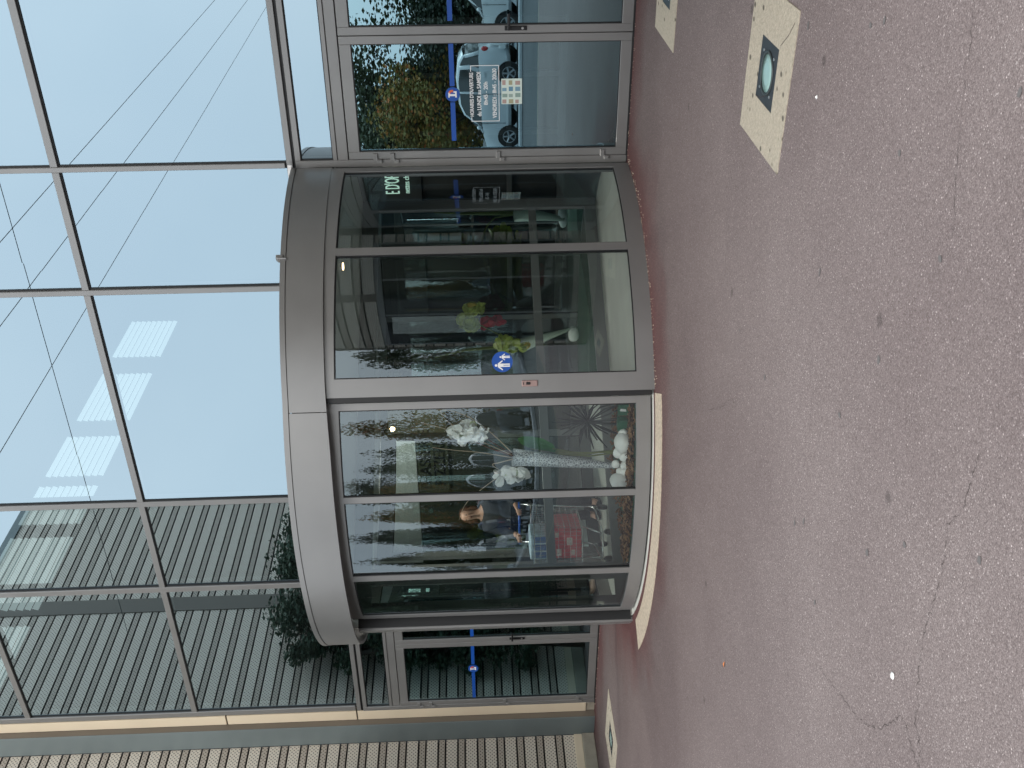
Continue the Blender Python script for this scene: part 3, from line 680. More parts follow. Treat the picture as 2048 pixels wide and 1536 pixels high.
# ------------------------------------------------------------------ revolving door: rotor
ro = thing('revolving_door_rotor', 'turning grey framed glass rotor with display case inside the curved drum', 'revolving door', (C2[0], C2[1], 0))
RR = 2.46
for off in (0, 180):
    fm = M['frame'] if off == 0 else M['frame_in']
    zbk = 0.145
    b = MB(); b.arc(C2, RR-0.05, RR, -123+off, -59.6+off, 0.022, zbk, 30); o = b.build('bottom_rail', fm, ro, smooth=True); o.modifiers.new('edge', 'EDGE_SPLIT').split_angle = R(35)
    b = MB(); b.arc(C2, RR-0.05, RR, -123+off, -59.6+off, 2.672, 2.785, 30); o = b.build('top_rail', fm, ro, smooth=True); o.modifiers.new('edge', 'EDGE_SPLIT').split_angle = R(35)
    sts = [(-123, -120.4), (-102.2, -100.4), (-80.4, -79.0), (-61.0, -59.6)]
    for p, q in sts: MB().arc(C2, RR-0.05, RR+0.001, p+off, q+off, zbk, 2.672, 3).build('stile', fm, ro)
    for (p, q), (r_, s_) in zip(sts[:-1], sts[1:]):
        MB().sheet(C2, RR-0.015, q+off, r_+off, zbk, 2.672, 20).build('curved_pane', M['glass_curved'], ro, smooth=True)
        gk = MB(); gk.arc(C2, RR-0.03, RR-0.008, q+off, q+off+0.22, zbk, 2.672, 1); gk.arc(C2, RR-0.03, RR-0.008, r_+off-0.22, r_+off, zbk, 2.672, 1)
        gk.arc(C2, RR-0.03, RR-0.008, q+off+.22, r_+off-.22, 2.662, 2.672, 12); gk.build('gasket', M['frame_dark'], ro)
def radial(ang, r0, r1, mid=True):
    Mx = Matrix.Translation((C2[0], C2[1], 0)) @ Matrix.Rotation(R(ang), 4, 'Z')
    b = MB(); h = 0.022
    b.box(r0, r1, -h, h, 0.03, 0.17, M=Mx); b.box(r0, r1, -h, h, 2.60, 2.785, M=Mx)
    b.box(r0, r0+0.07, -h, h, 0.17, 2.60, M=Mx); b.box(r1-0.09, r1, -h, h, 0.17, 2.60, M=Mx)
    if mid: b.box(r0+0.07, r1-0.09, -h-0.012, h+0.012, 0.745, 0.835, M=Mx)
    b.build('wing_frame', M['frame_in'], ro, bevel=0.003)
    MB().quad(*[Mx @ Vector(p) for p in ((r0+.07, 0, .17), (r1-.09, 0, .17), (r1-.09, 0, 2.6), (r0+.07, 0, 2.6))]).build('wing_pane', M['glass_in'], ro)
radial(-123.0, 0.07, 2.06); radial(57.0, 0.07, 2.40)
radial(-123.0, 2.07, 2.40, False)
radial(-60.4, 0.07, 2.40, False); radial(119.6, 0.07, 2.40, False)
sh = MB(); sh.lathe([(0.06, 0.01), (0.06, 2.79)], (C2[0], C2[1], 0), 20); sh.build('shaft', M['frame_in'], ro, smooth=True)
for off in (0, 180):
    ty = MB(); ty.arc(C2, 1.0, 2.40, -101.5+off, -61.2+off, 0.03, 0.150, 20); ty.build('planting_tray', pmat('tray_green', (0.02, 0.09, 0.05), 0.7), ro)

# ------------------------------------------------------------------ display inside the near case
mu = MB(); rg = random.Random(11)
for k in range(1500):
    a = R(rg.uniform(-101, -61.5)); r_ = rg.uniform(1.15, 2.40); 
    if k % 3: r_ = rg.uniform(2.15, 2.405)
    x, y, z = C2[0]+r_*math.cos(a), C2[1]+r_*math.sin(a), 0.150+rg.uniform(0.0, 0.045)
    Mx = Matrix.Translation((x, y, z)) @ Matrix.Rotation(rg.uniform(0, PI), 4, 'Z') @ Matrix.Rotation(rg.gauss(0, 0.5), 4, 'X') @ Matrix.Rotation(rg.gauss(0, .4), 4, 'Y')
    l, w_, h = rg.uniform(0.012, 0.035), rg.uniform(0.006, 0.013), rg.uniform(0.002, 0.005)
    mu.box(-l, l, -w_, w_, -h, h, k % 3, Mx)
tag(mu.build('bark_mulch', [M['bark'], pmat('bark_pale', (0.30, 0.17, 0.09), 0.9), pmat('bark_dark', (0.07, 0.035, 0.02), 0.9)]), 'brown bark chips filling the tray of the display case', 'mulch', kind='stuff')

YA = -2.10
vt, vb = at(1026, 914, YA), at(1232, 934, YA); vb.z = 0.19
ax = (vt - vb); q = Vector((0, 0, 1)).rotation_difference(ax.normalized()).to_matrix().to_4x4(); hl = ax.length
vs_ = thing('flower_vase', 'tall silvery wicker cone vase standing among white stones in the front display', 'vase', tuple(vb), None)
mb = MB(); mb.lathe([(0.012, 0), (0.03, 0.18*hl), (0.055, 0.55*hl), (0.078, hl), (0.070, hl), (0.05, 0.6*hl), (0.02, 0.3*hl)], tuple(vb), 28, M=q)
def wicker():
    mt = pmat('silver_wicker', (0.36, 0.38, 0.40), 0.5, 0.2); t = mt.node_tree; b = t.nodes['Principled BSDF']
    tcn = t.nodes.new('ShaderNodeTexCoord'); v = t.nodes.new('ShaderNodeTexVoronoi'); v.feature = 'DISTANCE_TO_EDGE'; v.inputs['Scale'].default_value = 55
    mp = t.nodes.new('ShaderNodeMapping'); mp.inputs['Rotation'].default_value = (0.3, 0.5, 0); mp.inputs['Scale'].default_value = (1, 1, 0.8)
    t.links.new(tcn.outputs['Object'], mp.inputs[0]); t.links.new(mp.outputs[0], v.inputs['Vector'])
    r = t.nodes.new('ShaderNodeValToRGB'); r.color_ramp.elements[0].position = 0.03; r.color_ramp.elements[1].position = 0.16
    r.color_ramp.elements[0].color = (0.70, 0.73, 0.76, 1); r.color_ramp.elements[1].color = (0.24, 0.26, 0.29, 1)
    t.links.new(v.outputs['Distance'], r.inputs['Fac']); t.links.new(r.outputs[0], b.inputs['Base Color'])
    return mt
mb.build('cone', wicker(), vs_, smooth=True)
twigm = pmat('pale_twig', (0.45, 0.36, 0.27), 0.7); twigr = pmat('red_brown_stem', (0.16, 0.07, 0.05), 0.6)
petalm = pmat('white_petal', (0.93, 0.94, 0.92), 0.55, vary=0.08, vscale=30); petalg = pmat('green_white_petal', (0.55, 0.62, 0.42), 0.55)
def petals(mb, c, R_, n, seed, sc=0.035, ncol=2):
    rg = random.Random(seed)
    for k in range(n):
        d = Vector((rg.gauss(0,1), rg.gauss(0,1)*0.8-0.3, rg.gauss(0,1))).normalized(); p = Vector(c) + Vector((d.x*R_[0], d.y*R_[1], d.z*R_[2]))*rg.uniform(0.35, 1.0)
        nrm = (d + Vector((rg.gauss(0,.5), rg.gauss(0,.5)-0.5, rg.gauss(0,.5)))).normalized(); u = nrm.cross(Vector((rg.random(), rg.random(), rg.random()))).normalized(); v = nrm.cross(u)
        s_ = sc*rg.uniform(0.6, 1.15); mi = 1 if rg.random() < 0.12 else 0
        pts = [p + nrm*0.006]; m_ = 9
        for j in range(m_):
            t = 2*PI*j/m_; pts.append(p + u*math.cos(t)*s_ + v*math.sin(t)*s_*0.85 - nrm*0.016*(1+math.sin(2*t+k)))
        mb.add(pts, [(0, 1+j, 1+(j+1) % m_) for j in range(m_)], mi)
bq = thing('flower_spray', 'white artificial orchids and bare curved twigs held in the silvery cone vase', 'flowers', tuple(vt), None)
mb = MB(); petals(mb, at(935, 866, YA-0.02), (0.125, 0.09, 0.185), 62, 1, 0.052); mb.build('blossom_cluster', [petalm, petalg], bq)
mb = MB(); petals(mb, at(1022, 948, YA-0.05), (0.090, 0.08, 0.185), 52, 2, 0.050); mb.build('blossom_cluster', [petalm, petalg], bq)
def tw(pix, r0, r1, mat, dy=0.0):
    pts = [at(x, y, YA + dy*i/len(pix)) for i, (x, y) in enumerate(pix)]
    P = []
    for i in range(len(pts)-1):
        p0, p1, p2, p3 = pts[max(i-1,0)], pts[i], pts[i+1], pts[min(i+2, len(pts)-1)]
        for k in range(6):
            t = k/6; P.append(0.5*((2*p1)+(p2-p0)*t+(2*p0-5*p1+4*p2-p3)*t*t+(3*p1-p0-3*p2+p3)*t**3))
    P.append(pts[-1]); mb = MB().tube(P, r0, 6, r1=r1); return mb.build('twig', mat, bq, smooth=True)
tw([(1024,905),(985,868),(945,838),(905,822),(874,820)], 0.0055, 0.003, twigm, 0.1)
tw([(1024,915),(960,905),(905,900),(865,895)], 0.005, 0.0025, twigm, 0.05)
tw([(1024,910),(950,878),(890,858),(843,845)], 0.005, 0.0025, twigm, 0.15)
tw([(940,870),(905,850),(885,832),(880,812)], 0.004, 0.002, twigm, 0.1)
tw([(1024,908),(985,885),(945,860)], 0.006, 0.004, twigr); tw([(1026,912),(985,898),(940,880)], 0.006, 0.004, twigr)
tw([(1026,918),(1000,925),(985,930),(1008,945)], 0.005, 0.003, twigm)
tw([(1010,945),(985,962),(955,985),(930,1010),(918,1040)], 0.0045, 0.0025, twigm, 0.1)
leafg = pmat('glossy_leaf', (0.035, 0.14, 0.03), 0.35, vary=0.25, vscale=12); leafd = pmat('dark_spiky_leaf', (0.02, 0.026, 0.026), 0.5); leafy = pmat('olive_leaf', (0.16, 0.19, 0.06), 0.5)
def blade(mb, pix, wpx, Y, mi=0, bow=0.0):
    pts = [at(x, y, Y + bow*i) for i, (x, y) in enumerate(pix)]; k = len(pts); vs = []
    for i, p in enumerate(pts):
        d = (pts[min(i+1,k-1)]-pts[max(i-1,0)]).normalized(); n = d.cross(Vector((0.2,1,0.1))).normalized()
        wd = wpx*math.sin(PI*(i+0.35)/(k-0.3)); vs += [p+n*wd, p+Vector((0,0.012,0)), p-n*wd]
    mb.add(vs, [f for i in range(k-1) for f in ((3*i,3*i+1,3*i+4,3*i+3), (3*i+1,3*i+2,3*i+5,3*i+4))], mi)
fl = thing('broad_leaf_plant', 'broad glossy green leaf with long strap leaves behind the silvery cone vase', 'plant', tuple(at(1238, 905, YA+0.2)), None)
mb = MB(); blade(mb, [(1112,903),(1100,895),(1080,888),(1060,884),(1045,880),(1036,878)], 0.075, YA+0.12, 0, 0.005); mb.build('leaf', leafg, fl)
mb = MB(); blade(mb, [(1240,900),(1170,907),(1130,905),(1095,900),(1060,898)], 0.022, YA+0.15); blade(mb, [(1240,905),(1180,912),(1120,908),(1050,915)], 0.014, YA+0.16); mb.build('strap_leaves', leafy, fl)
MB().tube([at(1240,905,YA+.15), at(1150,905,YA+.14), at(1105,897,YA+.125)], 0.006, 6).build('stem', leafy, fl)
spk = thing('spiky_plant', 'dark spiky rosette plant at the right end of the front display', 'plant', tuple(at(1245, 843, YA+0.1)), None)
mb = MB(); rg = random.Random(4)
for k in range(30):
    a = 2*PI*k/30+rg.uniform(-.1,.1); ln_ = rg.uniform(45, 85); c0 = (1176, 843); e = (c0[0]+ln_*math.cos(a), c0[1]+ln_*math.sin(a)*0.75); mid = (c0[0]+0.55*ln_*math.cos(a), c0[1]+0.55*ln_*math.sin(a)*0.75)
    e = (min(e[0]+6, 1243), max(e[1], 808)); blade(mb, [c0, mid, e], 0.011, YA+0.1, 0, rg.uniform(-.05,.05))
mb.build('leaf_rosette', leafd, spk)
MB().tube([at(1176,843,YA+.1), at(1215,848,YA+.1), at(1252,848,YA+.1)], 0.013, 8).build('stem', leafd, spk)
def stone(px, py, rx, rz, seed, label, Y=YA-0.1):
    c = at(px, py, Y); mb = MB(); mb.blob((c.x, Y, max(c.z, 0.16+rz)), (rx, rx*0.8, rz), seed, 0.06, nu=16, nv=10)
    return tag(mb.build('display_stone', M['pebble_white'], smooth=True), label, 'stone', 'white stones in the front display')
stone(1241, 962, 0.085, 0.085, 1, 'big round white stone at the left end of the front display')
stone(1246, 886, 0.10, 0.078, 2, 'long white stone sloping beside the vase foot in the front display')
for k, (px, py, r_) in enumerate(((1238,905,.058),(1252,912,.055),(1231,928,.040),(1258,931,.045),(1240,943,.040),(1257,944,.042),(1246,868,.050))):
    stone(px, py, r_, r_*0.9, 10+k, 'small white pebble heaped round the vase foot in the front display', YA-0.06-0.02*(k % 2))
for px, py, l in ((1256, 815, 'green foam block with white tag at the right end of the front display'), (1256, 846, 'green foam block under the spiky plant in the front display')):
    c = at(px, py, YA); t = MB(); t.box(c.x-0.06, c.x+0.05, YA-0.04, YA+0.04, 0.17, 0.28); fb = t.build('foam_block', pmat('green_foam', (0.015, 0.11, 0.06), 0.7), bevel=0.006); tag(fb, l, 'foam block', 'green foam blocks in the front display')
    if py == 815:
        tg = MB().prism([(c.x-0.012, YA-0.047, 0.215), (c.x+0.014, YA-0.047, 0.22), (c.x+0.020, YA-0.047, 0.265), (c.x-0.004, YA-0.047, 0.272)], (0, 0.002, 0)).build('paper_tag', M['white'], fb)

# display inside the far case -------------------------------------------------
YB = 1.75
v0, v1 = at(1150, 655, YB), at(1045, 690, YB); ax = v1-v0; q = Vector((0,0,1)).rotation_difference(ax.normalized()).to_matrix().to_4x4(); hl = ax.length
fv = thing('leaning_vase', 'pale cone vase leaning among green plants in the far display case', 'vase', tuple(v0), None)
MB().lathe([(0.012,0),(0.045,0.5*hl),(0.09,hl),(0.08,hl),(0.03,0.4*hl)], tuple(v0), 24, M=q).build('cone', pmat('pale_green_vase', (0.50, 0.56, 0.50), 0.5), fv, smooth=True)
c = at(1147, 668, YB); mb = MB(); mb.blob((c.x, YB, c.z), (0.10, 0.08, 0.07), 5, 0.08, nu=14, nv=9); tag(mb.build('display_stone', M['pebble_white'], smooth=True), 'white stone at the foot of the leaning vase in the far display', 'stone')
ogm = pmat('lime_petal', (0.40, 0.46, 0.10), 0.5, vary=0.3, vscale=12); oym = pmat('ochre_petal', (0.55, 0.40, 0.06), 0.5)
gp = thing('green_orchid', 'lime green artificial orchids seen through the right curved panes', 'flowers', tuple(at(1080, 680, YB)), None)
for pset in (((950,618,.1,.10,.14,24,21,.085),(935,645,.1,.10,.14,26,22,.085)), ((1012,690,.2,.12,.17,34,23,.085),(1050,690,.2,.06,.07,8,24,.075))):
    mb = MB()
    for x_, y_, dy_, rx_, rz_, n_, sd_, sc_ in pset: petals(mb, at(x_, y_, YB-dy_), (rx_, .08, rz_), n_, sd_, sc_)
    mb.build('blossom_cluster', [ogm, oym], gp)
mb = MB().tube([at(1090,690,YB), at(1000,670,YB), at(940,640,YB-.1)], 0.008, 6); mb.tube([at(1050,690,YB), at(930,700,YB), at(870,715,YB)], 0.03, 6, r1=0.008); mb.build('stem', leafy, gp)
rd = MB(); petals(rd, at(985, 645, YB+.3), (0.06,0.06,0.20), 30, 25, 0.07)
rs_ = tag(rd.build('red_blossom', [pmat('red_petal', (0.55, 0.02, 0.05), 0.5), pmat('red_petal_dark', (0.35, 0.01, 0.03), 0.5)]), 'red artificial blossom behind the lime orchids in the far display', 'flowers')

# ------------------------------------------------------------------ interior
tag(MB().quad((-30,0.1,-0.004),(12,0.1,-0.004),(12,26,-0.004),(-30,26,-0.004)).build('interior_floor', M['int_floor']), kind='structure')
tag(MB().box(-30,12,26,26.2,0,9.7).build('interior_back_wall', M['int_wall']), kind='structure')
tag(MB().box(-30.2,12,0.2,26.2,9.72,9.9).build('interior_ceiling', M['int_wall']), kind='structure')
tag(MB().box(12,12.2,0.0,26.2,0,9.7).build('interior_right_wall', M['int_wall']), kind='structure')
tag(MB().box(-30.2,-30,0.0,26.2,0,9.7).build('interior_left_wall', M['int_wall']), kind='structure')
tag(MB().box(-30,-11.75,0.06,0.3,0,9.7).build('interior_front_wall', M['int_wall']), kind='structure')
tag(MB().box(3.54,12,-0.02,0.3,0,9.9).build('front_wall', M['frame']), kind='structure')
# upper side wall of the hall with translucent ribbed panels
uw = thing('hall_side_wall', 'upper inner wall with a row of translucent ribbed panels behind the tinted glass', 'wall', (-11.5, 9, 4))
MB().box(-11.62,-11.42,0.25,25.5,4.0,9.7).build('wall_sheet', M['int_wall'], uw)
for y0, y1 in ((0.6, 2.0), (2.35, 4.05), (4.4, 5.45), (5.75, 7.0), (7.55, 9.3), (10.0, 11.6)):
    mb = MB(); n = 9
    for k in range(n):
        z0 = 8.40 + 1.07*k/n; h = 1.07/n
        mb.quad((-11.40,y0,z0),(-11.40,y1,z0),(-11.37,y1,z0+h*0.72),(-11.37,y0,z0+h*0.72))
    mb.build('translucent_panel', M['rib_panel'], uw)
# inner shop fronts
sf = thing('inner_shop_front', 'pale inner shop front with dark restaurant lettering seen through the left display panes', 'shop front', (-10.4, 4.0, 0))
YS = 4.0
p0, p1 = at(725, 885, YS), at(850, 1125, YS)
MB().box(p1.x, p0.x, YS, YS+0.1, 2.52, 3.35).build('fascia_board', M['int_pale'], sf, bevel=0.004)
MB().box(-11.4, -8.6, YS+0.12, YS+0.25, 0, 3.6).build('shop_wall', pmat('shop_wall_olive', (0.06, 0.065, 0.05), 0.8), sf)  # olive colour paints in the trees reflected over this wall
tb = text_mesh('lettering', 'BRASSERIE\nPIZZERIA', M['black'], 0.26, facade_m(-9.95, YS-0.01, 2.25), sf, extrude=0.006, bold=0.004)
MB().box(-10.9, -8.9, YS+0.0, YS+0.1, 2.0, 2.50).build('sign_board', pmat('sign_board_olive', (0.07, 0.075, 0.05), 0.7), sf)  # board carries the same painted-in tree reflection
os_ = thing('optician_sign', 'pale green lit shop lettering reading E D OPT with smaller words below', 'sign', (-6.2, 6.0, 2.5))
o1 = text_mesh('lettering', "E D'OPT", M['sign_lit'], 0.34, facade_m(0, 6.0, 0), os_, extrude=0.01); pa, pb_ = at(800, 387, 6.0), at(767, 343, 6.0)
fit(o1, pa.x, pb_.x, pa.z, pb_.z)
o1 = text_mesh('lettering', "nettes cher", M['sign_lit'], 0.17, facade_m(0, 6.0, 0), os_, extrude=0.006); pa, pb_ = at(820, 386, 6.0), at(806, 343, 6.0)
fit(o1, pa.x, pb_.x, pa.z, pb_.z)
em = MB()
for pts in ([(-6.62,2.88),(-6.50,2.97),(-6.49,2.95),(-6.60,2.86)], [(-6.62,2.72),(-6.50,2.80),(-6.49,2.78),(-6.60,2.70)], [(-6.47,2.68),(-6.455,2.68),(-6.455,2.98),(-6.47,2.98)]):
    em.prism([(x, 6.0, z) for x, z in pts], (0, 0.01, 0))
em.build('emblem', M['sign_lit'], os_)
MB().box(-8.5, -3.5, 6.1, 6.3, 2.3, 3.3).build('sign_board', M['int_wall'], os_)
ifm = thing('inner_glazed_partition', 'dark framed glazed partition of the shops behind the revolving door', 'partition', (-6, 6.2, 0))
pf = MB()
for x in (-8.4, -7.2, -6.4, -5.2, -4.3, -3.5): pf.box(x-0.04, x+0.04, 6.1, 6.2, 0, 2.29)
pf.box(-8.4, -3.5, 6.1, 6.2, 0.0, 0.12); pf.box(-8.4, -3.5, 6.1, 6.2, 0.85, 0.93); pf.build('partition_frame', M['frame_in'], ifm)
MB().box(-8.4, -3.5, 6.3, 6.34, 0, 2.29).build('partition_board', pmat('shop_interior_dark', (0.05, 0.05, 0.048), 0.6, vary=0.4, vscale=1.5), ifm)
for k, (px, py, l) in enumerate(((685, 533, 'small amber downlight in the drum ceiling over the right panes'), (735, 1075, 'small warm downlight in the drum ceiling over the left panes'))):
    c = gnd(px, py, 2.785); dl = thing('ceiling_downlight', l, 'downlight', tuple(c), 'downlights in the drum ceiling')
    MB().lathe([(0.05, 2.782), (0.05, 2.794)], (c.x, c.y, 0), 16).build('rim', M['steel'], dl); MB().lathe([(0.035, 2.776), (0.035, 2.7815)], (c.x, c.y, 0), 16).build('lamp_face', M['lamp'], dl)
    pl_ = bpy.data.lights.new('downlight_beam', 'SPOT'); pl_.energy = 45 if k == 0 else 80; pl_.spot_size = R(150); pl_.spot_blend = 0.6; pl_.shadow_soft_size = 0.06; pl_.color = (1.0, 0.96, 0.90)
    po_ = bpy.data.objects.new('downlight_beam', pl_); COL.objects.link(po_); po_.location = (c.x, c.y, 2.76)
c = at(785, 858, 3.4); dl = thing('wall_spotlight', 'bright warm spot lamp inside beyond the white orchids', 'lamp', tuple(c))
MB().lathe([(0.001,-0.04),(0.030,-0.025),(0.034,0.025),(0.001,0.04)], tuple(c), 14).build('lamp_face', M['lamp'], dl, smooth=True)
pl_ = bpy.data.lights.new('spot_lamp_glow', 'POINT'); pl_.energy = 45; pl_.shadow_soft_size = 0.08; pl_.color = (1.0, 0.95, 0.88)
po_ = bpy.data.objects.new('spot_lamp_glow', pl_); COL.objects.link(po_); po_.location = c + Vector((-0.3, -0.9, -0.05))
MB().tube([c+Vector((0,0.0,0.05)), c+Vector((0,0.1,0.25)), c+Vector((0,0.72,0.25))], 0.012, 6).build('arm', M['black'], dl)

# ------------------------------------------------------------------ shopper and trolley in the left compartment
def skin_mesh(name, verts, edges, mat, parent, root=0, sub=2):
    me = bpy.data.meshes.new(name); me.from_pydata([v[0] for v in verts], edges, []); o = bpy.data.objects.new(name, me); COL.objects.link(o)
    sk = o.modifiers.new('skin', 'SKIN'); sk.use_smooth_shade = True
    for i, v in enumerate(verts):
        r = v[1]; me.skin_vertices[0].data[i].radius = (r, r) if not isinstance(r, tuple) else r
        me.skin_vertices[0].data[i].use_root = (i == root)
    ss = o.modifiers.new('sub', 'SUBSURF'); ss.levels = sub; ss.render_levels = sub
    dg = bpy.context.evaluated_depsgraph_get(); me2 = bpy.data.meshes.new_from_object(o.evaluated_get(dg)); me2.name = name
    bpy.data.objects.remove(o); bpy.data.meshes.remove(me); me2.materials.clear(); me2.materials.append(mat)
    me2.polygons.foreach_set('use_smooth', [True]*len(me2.polygons))
    o = bpy.data.objects.new(name, me2); COL.objects.link(o)
    if parent: attach(o, parent)
    return o
skinm = pmat('skin', (0.52, 0.31, 0.23), 0.55); coatm = pmat('dark_blue_coat', (0.022, 0.026, 0.034), 0.8, bump=0.3, bscale=30, vary=0.3, vscale=8); trm = pmat('dark_trousers', (0.012, 0.013, 0.016), 0.85)
hairm = pmat('brown_hair', (0.085, 0.036, 0.018), 0.6, vary=0.3, vscale=20, bump=0.4, bscale=60); shoem = pmat('dark_shoe', (0.02, 0.02, 0.02), 0.5)
PX, PY = -8.02, 0.30          # feet; faces the trolley, towards the street
fd = Vector((0.34, -0.94, 0)); fd.normalize(); sdv = Vector((-fd.y, fd.x, 0))      # forward and the shopper's left
def B(f, s, z): return Vector((PX, PY, 0.006)) + fd*f + sdv*s + Vector((0,0,z))
pe = thing('person', 'brown haired shopper in a dark coat pushing a trolley out through the revolving door', 'person', (PX, PY, 0))
body = [(B(0,0,0.95),(0.15,0.12)), (B(0.01,0,1.12),(0.14,0.11)), (B(0.03,0,1.30),(0.165,0.12)), (B(0.03,0,1.42),(0.14,0.09)), (B(0.04,0,1.50),0.055), (B(0.06,0,1.58),0.062), (B(0.07,0,1.67),(0.080,0.095)), (B(0.07,0,1.745),0.055),
        (B(0.03,0.17,1.41),0.065), (B(0.06,0.22,1.16),0.047), (B(0.30,0.19,1.06),0.036), (B(0.40,0.17,1.05),0.028),
        (B(0.03,-0.17,1.41),0.065), (B(0.06,-0.22,1.16),0.047), (B(0.30,-0.19,1.06),0.036), (B(0.40,-0.17,1.05),0.028),
        (B(0,0.09,0.86),0.095), (B(0.03,0.10,0.50),0.062), (B(0.0,0.10,0.09),0.042), (B(0.12,0.11,0.045),0.036),
        (B(0,-0.09,0.86),0.095), (B(-0.02,-0.10,0.50),0.062), (B(-0.10,-0.10,0.10),0.042), (B(0.02,-0.11,0.045),0.036)]
edges = [(0,1),(1,2),(2,3),(3,4),(4,5),(5,6),(6,7),(3,8),(8,9),(9,10),(10,11),(3,12),(12,13),(13,14),(14,15),(0,16),(16,17),(17,18),(18,19),(0,20),(20,21),(21,22),(22,23)]
skin_mesh('body', body, edges, skinm, pe)
coat = [(B(0,0,0.80),(0.20,0.16)), (B(0,0,0.97),(0.185,0.145)), (B(0.01,0,1.12),(0.165,0.13)), (B(0.03,0,1.30),(0.19,0.14)), (B(0.03,0,1.43),(0.155,0.105)), (B(0.04,0,1.50),0.078),
        (B(0.03,0.18,1.41),0.080), (B(0.06,0.235,1.16),0.062), (B(0.30,0.20,1.065),0.050), (B(0.03,-0.18,1.41),0.080), (B(0.06,-0.235,1.16),0.062), (B(0.30,-0.20,1.065),0.050)]
skin_mesh('coat', coat, [(0,1),(1,2),(2,3),(3,4),(4,5),(4,6),(6,7),(7,8),(4,9),(9,10),(10,11)], coatm, pe, 1)
tro = [(B(0,0,0.90),(0.165,0.135)), (B(0,0.095,0.82),0.108), (B(0.03,0.10,0.50),0.078), (B(0.0,0.10,0.10),0.062), (B(0,-0.095,0.82),0.108), (B(-0.02,-0.10,0.50),0.078), (B(-0.10,-0.10,0.11),0.062)]
skin_mesh('trousers', tro, [(0,1),(1,2),(2,3),(0,4),(4,5),(5,6)], trm, pe, 0)
hair = [(B(0.03,0,1.70),(0.105,0.10)), (B(0.045,0,1.765),0.075), (B(-0.02,0,1.60),(0.095,0.06)), (B(-0.03,0,1.50),(0.085,0.05)), (B(0.06,0.088,1.62),0.030), (B(0.05,0.085,1.52),0.028), (B(0.06,-0.088,1.62),0.030), (B(0.05,-0.085,1.52),0.028)]
skin_mesh('hair', hair, [(0,1),(0,2),(2,3),(0,4),(4,5),(0,6),(6,7)], hairm, pe, 0)
fc = MB(); eyem = pmat('eye_dark', (0.02, 0.015, 0.012), 0.3)
for s_ in (-1, 1): MB().blob(B(0.160, 0.033*s_, 1.665), (0.010,0.010,0.007), 3, 0.0, nu=8, nv=5).build('eye', eyem, pe, smooth=True)
ns = MB(); ns.prism([B(0.15,0.013,1.625), B(0.15,-0.013,1.625), B(0.155,0,1.672)], tuple(fd*0.035)); ns.build('nose', skinm, pe)
mo = MB(); mo.blob(B(0.150,0,1.598), (0.012,0.022,0.007), 2, 0.0, nu=8, nv=5); mo.build('mouth', pmat('lips', (0.30, 0.10, 0.09), 0.5), pe, smooth=True)
for s_ in (1, -1):      # hands: palm, four curled fingers, thumb
    w0 = B(0.40, 0.17*s_, 1.05)
    hv = [(w0, 0.026), (w0+fd*0.055, (0.036,0.020))]; he = [(0,1)]
    for k in range(4):
        b0 = w0+fd*0.075+sdv*(0.030-0.020*k)*s_; L_ = (0.030,0.034,0.032,0.026)[k]; i0 = len(hv)
        hv += [(b0, 0.0095), (b0+fd*L_+Vector((0,0,0.004)), 0.009), (b0+fd*(L_+0.010)+Vector((0,0,-0.024)), 0.0085), (b0+fd*(L_-0.012)+Vector((0,0,-0.042)), 0.0075)]
        he += [(1,i0),(i0,i0+1),(i0+1,i0+2),(i0+2,i0+3)]
    i0 = len(hv); hv += [(w0+fd*0.035-sdv*s_*0.040+Vector((0,0,-0.008)), 0.011), (w0+fd*0.070-sdv*s_*0.050+Vector((0,0,-0.022)), 0.009)]; he += [(0,i0),(i0,i0+1)]
    skin_mesh('hand', hv, he, skinm, pe, 0, 1)
    f0 = B(0.0 if s_ > 0 else -0.10, 0.10*s_, 0.0)
    skin_mesh('shoe', [(f0+Vector((0,0,.06)), 0.048), (f0+fd*0.08+Vector((0,0,.045)), 0.044), (f0+fd*0.17+Vector((0,0,.035)), (0.042,0.030)), (f0-fd*0.05+Vector((0,0,.042)), 0.036)], [(0,1),(1,2),(0,3)], shoem, pe, 0, 1)
# trolley
TC = Vector((PX, PY, 0.006)) + fd*0.86
tm = Matrix(((fd.x, sdv.x, 0, TC.x), (fd.y, sdv.y, 0, TC.y), (0, 0, 1, 0.006), (0, 0, 0, 1)))
tl = thing('shopping_trolley', 'wire shopping trolley loaded with a red crate and a blue white pack', 'trolley', (TC.x, TC.y, 0))
wire = pmat('chrome_wire', (0.62, 0.64, 0.65), 0.25, 0.9)
def Tp(x, y, z): return tm @ Vector((x, y, z))
bk = MB(); x0b, x1b, x0t, x1t = -0.34, 0.30, -0.38, 0.38; wb, wt_ = 0.20, 0.26; zb_, zt_ = 0.36, 0.90
for k in range(9):
    t = k/8; z = zb_+(zt_-zb_)*t; ww = wb+(wt_-wb)*t; xa, xb = x0b+(x0t-x0b)*t, x1b+(x1t-x1b)*t; rr = 0.006 if k in (0, 8) else 0.0028
    bk.tube([Tp(xa,ww,z), Tp(xb,ww,z), Tp(xb,-ww,z), Tp(xa,-ww,z), Tp(xa,ww,z)], rr, 5)
for k in range(13):
    t = k/12
    for s_ in (-1, 1): bk.tube([Tp(x0b+(x1b-x0b)*t, wb*s_, zb_), Tp(x0t+(x1t-x0t)*t, wt_*s_, zt_)], 0.0024, 4)
for k in range(10):
    t = -1+2*k/9; bk.tube([Tp(x1b, wb*t, zb_), Tp(x1t, wt_*t, zt_)], 0.0024, 4); bk.tube([Tp(x0b, wb*t, zb_), Tp(x1b, wb*t, zb_)], 0.0024, 4); bk.tube([Tp(x0b, wb*t, zb_), Tp(x0t, wt_*t, zt_)], 0.0024, 4)
bk.build('basket', wire, tl)
ch = MB()
